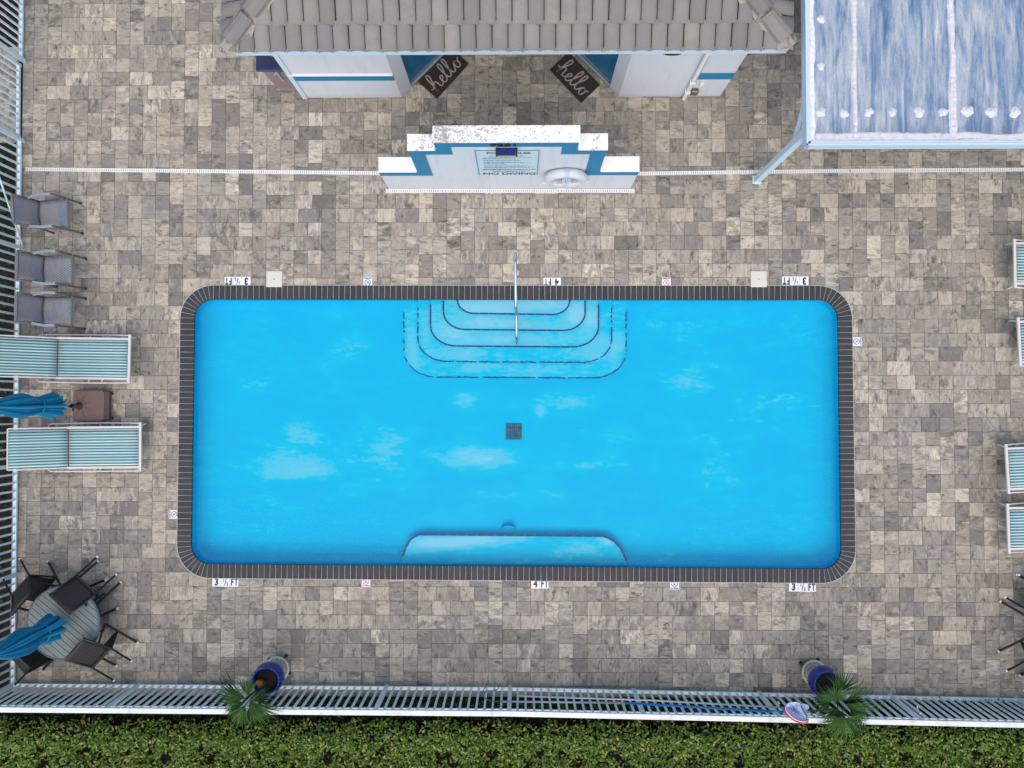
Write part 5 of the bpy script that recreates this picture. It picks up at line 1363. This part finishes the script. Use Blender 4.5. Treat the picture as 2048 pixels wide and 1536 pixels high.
# brown rolling base
bc = W(182, 812); ba = thing('umbrella_base', (bc.x, bc.y, 0), 'square brown plastic umbrella base with two black wheels between the left loungers', 'umbrella base')
x0, x1 = W(147, 812, .1).x, W(210, 812, .1).x; y0, y1 = W(182, 843, .1).y, W(182, 780, .1).y
def rrect(x0, x1, y0, y1, r, n=6):
    return [tuple(p) for p in arc_pts((x1-r, y1-r), r, 0, PI/2, n)+arc_pts((x0+r, y1-r), r, PI/2, PI, n)+arc_pts((x0+r, y0+r), r, PI, 3*PI/2, n)+arc_pts((x1-r, y0+r), r, 3*PI/2, 2*PI, n)]
q = MB(); q.prism(rrect(x0, x1, y0, y1, .06), .02, .13); q.build('tank', M['brown'], ba, bevel=.02)
q = MB(); q.prism(rrect(x1-.03, x1+.075, y0+.02, y1-.015, .035), .03, .115); q.build('wheel_housing', M['dkbrown'], ba, bevel=.015)
for yw in (y0+.06, y1-.06):
    q = MB(); q.tube([(x1+.06, yw-.02, .045), (x1+.06, yw+.02, .045)], .045, 14); q.build('wheel', M['black'], ba)
cxb, cyb = ub.x, ub.y
for k in range(8):
    a = 2*PI*k/8+.4; rr_ = .20; q = MB(); q.beam((cxb+.02+.07*math.cos(a), cyb+.07*math.sin(a), .131), (cxb+.02+rr_*math.cos(a), cyb+rr_*math.sin(a), .131), .008, .006); q.build('rib', M['dkbrown'], ba)
q = MB(); q.lathe([(.075, .12), (.06, .15), (.042, .19), (.036, .36), (.030, .37)], (cxb, cyb, 0), 20); q.build('socket', M['dkbrown'], ba, smooth=True)
q = MB(); q.tube([(cxb, cyb-.03, .32), (cxb, cyb-.09, .32)], .016, 8); q.build('knob', M['black'], ba)

# ------------------------------------------------------------------ loungers
def make_lounger():
    """foot end at x=0, body towards -x; hinge at -1.22, width .70"""
    t = thing('sun_lounger', (0, 0, 0), None, 'sun lounger', 'striped sun loungers'); hw = .335; zs = .36
    f = MB(); r = .017
    for s_ in (-1, 1): f.beam((-1.24, s_*hw, zs), (-.0, s_*hw, zs), .036, .034)
    f.build('side_frame', M['frame'], t)
    q = MB(); q.beam((-.018, -hw-.075, zs+.001), (-.018, hw+.075, zs+.001), .040, .036); q.build('foot_bar', M['frame'], t)
    q = MB(); q.beam((-1.23, -hw, zs-.02), (-1.23, hw, zs-.02), .03, .03); q.build('hinge_bar', M['wframe'], t)
    q = MB(); q.grid(lambda u, v: (-1.215+1.165*u, (2*v-1)*(hw-.020), zs+.004-.012*math.sin(PI*u)*math.sin(PI*v)), 6, 6, (1, 1)); q.build('seat_sling', M['stripe'], t, smooth=True, thick=.004)
    th = R_(31); ca, sa = math.cos(th), math.sin(th); LB = .86
    q = MB(); q.grid(lambda u, v: (-1.235-LB*ca*(1-u), (2*v-1)*(hw-.020), zs+.006+LB*sa*(1-u)-.012*math.sin(PI*u)*math.sin(PI*v)), 6, 6, (1, 1)); q.build('back_sling', M['stripe'], t, smooth=True, thick=.004)
    for s_ in (-1, 1):
        q = MB(); q.beam((-1.24, s_*hw, zs), (-1.24-LB*ca, s_*hw, zs+LB*sa), .022, .028); q.build('back_frame', M['frame'], t)
        # arched leg frames outside the seat
        yo = s_*(hw+.062)
        q = MB(); q.tube(cr([(-1.66, yo-s_*.045, .21), (-1.60, yo, .23), (-1.35, yo+s_*.005, .24), (-.8, yo+s_*.01, .22), (-.35, yo+s_*.006, .27), (-.03, yo, .345)], 6), .013, 8); q.build('side_tube', M['frame'], t, smooth=True)
        for xx in (-.78, -.56):
            q = MB(); q.tube([(xx, yo, .22), (xx+.10, s_*hw, zs-.01)], .011, 8); q.build('stay', M['frame'], t, smooth=True)
        for xx in (-1.50, -.08):
            q = MB(); q.tube(cr([(xx, s_*hw*(1 if xx > -1 else 1.15), zs-.02 if xx > -1 else .24), (xx+(.02 if xx > -1 else -.03), s_*(hw+.045), .12), (xx, s_*(hw+.05), .008)], 5), .015, 8); q.build('leg', M['frame'], t, smooth=True)
    q = MB(); q.beam((-1.24-LB*ca, -hw, zs+LB*sa), (-1.24-LB*ca, hw, zs+LB*sa), .022, .028); q.build('head_bar', M['frame'], t)
    return t
ln = make_lounger()
LG = [((261, 718), R_(-.8), 'blue and white striped sun lounger above the brown umbrella base, left side'),
      ((283, 894), R_(.6), 'blue and white striped sun lounger below the brown umbrella base, left side'),
      ((2027, 527), PI+R_(0), 'sun lounger at the right edge, topmost of the four, only its foot end in view'),
      ((2036, 684), PI+R_(2.0), 'sun lounger at the right edge, second from the top, only its foot end in view'),
      ((2012, 938), PI+R_(2.5), 'sun lounger at the right edge, third from the top and reaching farthest in'),
      ((2014, 1057), PI+R_(1), 'sun lounger at the right edge, lowest of the four')]
for k, ((px, py), rz, lab) in enumerate(LG):
    o = ln if k == 0 else copy_tree(ln); p = W(px, py, .36); o.location = (p.x, p.y, 0); o.rotation_euler = (0, 0, rz); o['label'] = lab

# ------------------------------------------------------------------ planters
def fan_leaf(base, d, droop, L, n_=17, spread=150, roll=0.0, mat_='palm'):
    """palmate leaf: leaflets radiating from base; d = unit direction of the leaf axis"""
    q = MB(); d = Vector(d).normalized(); sd = d.cross(Vector((0, 0, 1))); sd = sd.normalized() if sd.length > .1 else Vector((1, 0, 0)); up = sd.cross(d)
    if roll: Q = Matrix.Rotation(roll, 3, d); sd = Q @ sd; up = Q @ up
    for k in range(n_):
        a = R_(-spread+2*spread*k/(n_-1)+random.uniform(-2.2, 2.2)); dl = d*math.cos(a)+sd*math.sin(a); ll = L*(.70+.30*math.cos(a*.55))*random.uniform(.82, 1.08)
        w = .0105; pl = dl.cross(up).normalized(); prev = None; segs = 5; P = []
        for s_ in range(segs+1):
            t_ = s_/segs; c = base+dl*ll*t_+up*.05*t_*(1-t_)*L+Vector((0, 0, -droop*ll*t_**2.2)); ww = w*(1.0 if t_ < .55 else 1.0-(t_-.55)/.45*.92)*(.35+.65*min(1, t_*4))
            P.append((c-pl*ww, c+Vector((0, 0, -.004)), c+pl*ww))
        b0 = len(q.v)
        for p in P: q.v += [tuple(x_) for x_ in p]
        for s_ in range(segs):
            for r_ in range(2): q.f.append((b0+s_*3+r_, b0+s_*3+r_+1, b0+s_*3+r_+4, b0+s_*3+r_+3)); q.mi.append(0); q.uv.append(None)
    return q
def add_frond(root, pot, base, d, droop, L, spread=150, n_=17, roll=0, mat_='palm', name='frond'):
    q = fan_leaf(base, d, droop, L, n_, spread, roll)
    ob = q.build(name, M[mat_], root); at = ob.data.attributes.new('rnd', 'FLOAT', 'FACE'); at.data.foreach_set('value', [x_ for k in range(n_) for x_ in [random.uniform(.1, 1)]*10])
    st = MB(); st.tube(cr([pot, pot.lerp(base, .5)+Vector((0, 0, .10)), base], 5), .006, 6); st.build('stalk', M[mat_], root, smooth=True)
def planter(c, label1, fr, dead=False, pn='near left'):
    c = Vector((c.x, c.y, 0))
    st = thing('plant_stand', c, 'round ivory lattice plant stand under the blue pot, %s of the deck' % pn, 'plant stand', 'ivory lattice plant stands')
    zs = .16; RS = .195
    for (r_, w_) in ((RS, .034), (RS*.66, .018), (RS*.3, .014)):
        q = MB(); n_ = 40; q.v = []; rg = [(rr_*math.cos(2*PI*k/n_)+c.x, rr_*math.sin(2*PI*k/n_)+c.y, z_) for (rr_, z_) in ((r_+w_/2, zs-.012), (r_+w_/2, zs), (r_-w_/2, zs), (r_-w_/2, zs-.012)) for k in range(n_)]
        q.add(rg, [(i*n_+k, i*n_+(k+1) % n_, ((i+1) % 4)*n_+(k+1) % n_, ((i+1) % 4)*n_+k) for i in range(4) for k in range(n_)]); q.build('ring', M['stand'], st)
    q = MB()
    for k in range(16):
        a = 2*PI*k/16; p = Vector((math.cos(a), math.sin(a), 0)); s_ = Vector((-p.y, p.x, 0))
        for sg_ in (-1, 1): q.tube(cr([c+p*RS*.30+Vector((0, 0, zs-.006)), c+p*RS*.5+s_*sg_*.018+Vector((0, 0, zs-.006)), c+p*RS*.66+Vector((0, 0, zs-.006)), c+p*RS*.83+s_*sg_*.022+Vector((0, 0, zs-.006)), c+p*RS*.98+Vector((0, 0, zs-.006))], 3), .0075, 5)
    q.build('lattice', M['stand'], st)
    for k in range(4):
        a = PI/4+2*PI*k/4+.2; q = MB(); q.tube(cr([(c.x+.15*math.cos(a), c.y+.15*math.sin(a), zs-.01), (c.x+.19*math.cos(a), c.y+.19*math.sin(a), .08), (c.x+.215*math.cos(a), c.y+.215*math.sin(a), .012)], 4), .012, 8); q.build('leg', M['black'], st, smooth=True)
        q = MB(); q.lathe([(.028, 0), (.028, .012), (0, .014)], (c.x+.215*math.cos(a), c.y+.215*math.sin(a), .001), 10); q.build('foot', M['black'], st)
    pt = thing('glazed_pot', Vector((c.x, c.y, 0)), 'cobalt blue glazed pot with beige foot holding the %s fan palm' % pn, 'pot', 'blue glazed pots')
    prof_ = [(.0, .162), (.118, .162), (.126, .17), (.146, .26), (.186, .38), (.240, .52), (.250, .60), (.238, .66), (.214, .73), (.212, .76), (.224, .775), (.218, .787), (.200, .780), (.190, .74), (.188, .68)]
    q = MB(); q.lathe(prof_, c, 48); q.build('body', M['pot'], pt, smooth=True)
    q = MB(); q.lathe([(.192, .69), (.10, .70), (0, .71)], c, 24); q.build('soil', M['potsoil'], pt)
    pl = thing('fan_palm', Vector((c.x, c.y, .70)), label1, 'palm', 'potted fan palms')
    root_ = Vector((c.x, c.y, .72))
    MB().tube([(c.x, c.y, .68), (c.x+.01, c.y, .95), (c.x-.01, c.y+.01, 1.12)], [.022, .02, .014], 8).build('trunk', M['dkbrown'], pl, smooth=True)
    for (px, py, z_, ddx, ddy, dz_, dr2, L, sp, rl_) in fr:
        b = W(px, py, z_); add_frond(pl, Vector((c.x, c.y, 1.0)), b, (ddx, ddy, dz_), dr2, L*random.uniform(.9, 1.12), sp, 16 if sp < 90 else 34, rl_)
    if dead:
        for k in range(3):
            b = Vector((c.x-.05-.03*k, c.y+.02, .78-.01*k)); add_frond(pl, Vector((c.x, c.y, .74)), b, (-.5+.3*k, -.7, .1), .3, .13, 40, 7, 0, 'deadleaf', 'dead_frond')
    return pl
s1 = W(555, 1336.5, .12); s2 = W(1627, 1344, .12)
planter(s1, 'fan palm with drooping dark fronds in the left blue pot, leaning over the fence', [
    (496, 1390, 1.30, .0, 1, .25, .25, .34, 36, 0), (489, 1397, 1.34, -1, .35, .15, .3, .46, 30, .3), (486, 1405, 1.32, -1, -.35, .15, .45, .36, 34, .0), (490, 1411, 1.46, -.5, -1, .05, .5, .50, 34, 0),
    (500, 1412, 1.36, .25, -1, .1, .55, .40, 32, -.2), (506, 1406, 1.40, .9, -.75, .15, .3, .46, 34, .2), (506, 1399, 1.28, 1, .25, .2, .3, .32, 36, .2), (500, 1403, 1.5, .6, -.2, .6, .3, .22, 70, 0)], True, 'near left')
planter(s2, 'fan palm with pale upright fan leaf in the right blue pot beside the pool net', [
    (1670, 1393, 1.45, 0, .6, .45, .12, .36, 165, 0), (1688, 1437, 1.50, .05, -1, .1, .25, .40, 95, 0), (1674, 1418, 1.35, -.3, -1, .2, .2, .30, 70, 0), (1690, 1408, 1.35, 1, -.25, .1, .2, .56, 42, .9), (1690, 1402, 1.3, 1, .25, .2, .25, .48, 45, .5),
    (1680, 1380, 1.05, .35, 1, .4, .3, .34, 60, 0), (1700, 1418, 1.30, 1, -.8, .2, .3, .44, 45, -.4), (1660, 1400, 1.1, -1, -.2, .3, .3, .34, 60, 0)], False, 'near right')

# ------------------------------------------------------------------ pool tools on the fence
po = thing('telescopic_pole', W(1280, 1408, .92), 'long pool pole with blue middle section and looped end hung on the near fence', 'pool pole')
p = [W(1003, 1403, .93), W(1228, 1405.5, .93), W(1250, 1406, .93), W(1566, 1424, .93), W(1666, 1431, .93)]
MB().tube([p[0], p[1]], .0155, 10).build('grey_section', M['grey_alu'], po, smooth=True)
MB().tube([p[1], p[2]], .020, 10).build('joint', M['tan'], po, smooth=True)
MB().tube([p[2], p[3]], .0185, 10).build('blue_section', M['blue_pole'], po, smooth=True)
MB().tube([p[3], p[4]], .0135, 10).build('inner_section', M['frame'], po, smooth=True)
hk = [W(x_, y_, .93+dz) for x_, y_, dz in ((1003, 1403, 0), (985, 1402, 0), (971, 1397, .01), (965, 1388, .02), (968, 1378, .03), (977, 1370, .04), (989, 1366, .05), (997, 1371, .05), (996, 1378, .05), (988, 1381.5, .05), (975, 1382, .045), (967, 1387, .05))]
MB().tube(cr(hk, 5), .0085, 8).build('crook', M['tablerim'], po, smooth=True)
p2_ = thing('rescue_hook_pole', W(1300, 1400, .97), 'plain thin grey pole hung just above the blue pool pole on the fence', 'pool pole')
q = [W(1038, 1392, .97), W(1300, 1400.5, .97), W(1570, 1415.5, .97), W(1600, 1420, .98), W(1640, 1421.5, .98), W(1650, 1419, .99), W(1657, 1414, .99)]
MB().tube(q[:3], .0145, 10).build('shaft', M['grey_alu'], p2_, smooth=True)
MB().tube(cr(q[2:], 5), .0125, 10).build('curled_end', M['tablerim'], p2_, smooth=True)
for (x_, y_, lab) in ((1558, 1412, 'white hook bracket on the near fence holding the pool poles beside the net'), (1838, 1419, 'empty white hook bracket on the near fence at the far right')):
    b = W(x_, y_, .92); t = thing('pole_hook', b, lab, 'hook', 'white fence hooks')
    fy_ = W(x_, 1426+(x_-1560)*.03, 1.15).y
    pts = [(b.x+.01, b.y-.05, .88), (b.x, b.y+.035, .86), (b.x-.005, b.y+.06, .90), (b.x-.01, b.y+.055, .97)]
    MB().tube(cr(pts, 5), .010, 8).build('hook_arm', M['white'], t, smooth=True)
    qq = MB(); qq.box((b.x+.01, b.y-.05, .88), (.03, .02, .14)); qq.build('plate', M['white'], t)
# net
net = thing('skimmer_net', W(1592, 1424, 1.2), 'lilac mesh pool skimmer net with a red rim hung over the near fence rail', 'net')
rim = [W(x_, y_, z_) for x_, y_, z_ in ((1571, 1416, 1.22), (1573, 1409, 1.22), (1580, 1405, 1.22), (1592, 1404, 1.22), (1599, 1407, 1.23), (1605, 1418, 1.27), (1613, 1432, 1.30), (1615, 1440, 1.31), (1611, 1444, 1.31), (1601, 1443.5, 1.31), (1588, 1438, 1.30), (1578, 1430, 1.28), (1572, 1422, 1.25))]
rc_ = cr(rim, 4, True); cen = sum(rc_, Vector())/len(rc_)
qn = MB(); n_ = len(rc_); lv = [(1.0, 0), (.85, -.05), (.6, -.10), (.3, -.13), (.05, -.14)]
vs = []
for (f, dz) in lv:
    for k, p_ in enumerate(rc_): vs.append(cen+(p_-cen)*f+Vector((0, 0, dz*.55+.018*math.sin(k*.9+f*7)*(1-f)*3)))
qn.add(vs, [(i*n_+k, i*n_+(k+1) % n_, (i+1)*n_+(k+1) % n_, (i+1)*n_+k) for i in range(len(lv)-1) for k in range(n_)]); qn.build('mesh_bag', M['mesh'], net, smooth=True)
fl_ = MB(); fp = [W(x_, y_, z_) for x_, y_, z_ in ((1599, 1408, 1.22), (1606, 1407, 1.20), (1616, 1410, 1.16), (1619, 1416, 1.14), (1613, 1420, 1.16), (1614, 1430, 1.20), (1606, 1420, 1.24))]
fl_.add(fp, [(0, 1, 6), (1, 2, 4, 6), (2, 3, 4), (4, 5, 6)]); fl_.build('mesh_flap', M['mesh'], net, thick=.004)
k0 = int(len(rc_)*6.5/13); red = rc_[k0:]+rc_[:2]; MB().tube([x_+Vector((0, -.01, 0)) for x_ in red], .019, 8).build('red_rim', M['red'], net, smooth=True)
MB().tube([x_+Vector((0, .006, .006)) for x_ in red], .009, 6).build('white_binding', M['white'], net, smooth=True)
MB().tube(rc_[int(len(rc_)*4.6/13):k0+1], .011, 8).build('dark_bar', M['tablerim'], net, smooth=True)

# a few bits of litter on the deck
for (px, py, r_, lab, mt) in ((172, 1347.5, 2.4, 'small dark red fallen leaf near the lower left table', 'redleaf'), (140, 1333, 3, 'small tan fallen leaf under the lower left table edge', 'deadleaf'), (1715, 1351, 2, 'small dark fallen leaf on the deck right of the right palm', 'redleaf'), (77, 1144, 1.6, 'tiny pale leaf on the deck by the lower left fence', 'deadleaf')):
    c = W(px, py, .004); q = MB(); s_ = r_/117
    q.add([(c.x-s_, c.y, .006), (c.x, c.y+s_*.5, .012), (c.x+s_, c.y+s_*.2, .006), (c.x, c.y-s_*.5, .010), (c.x, c.y, .005)], [(0, 1, 4), (1, 2, 4), (2, 3, 4), (3, 0, 4)])
    tag(q.build('fallen_leaf', M[mt]), lab, 'leaf', 'fallen leaves')
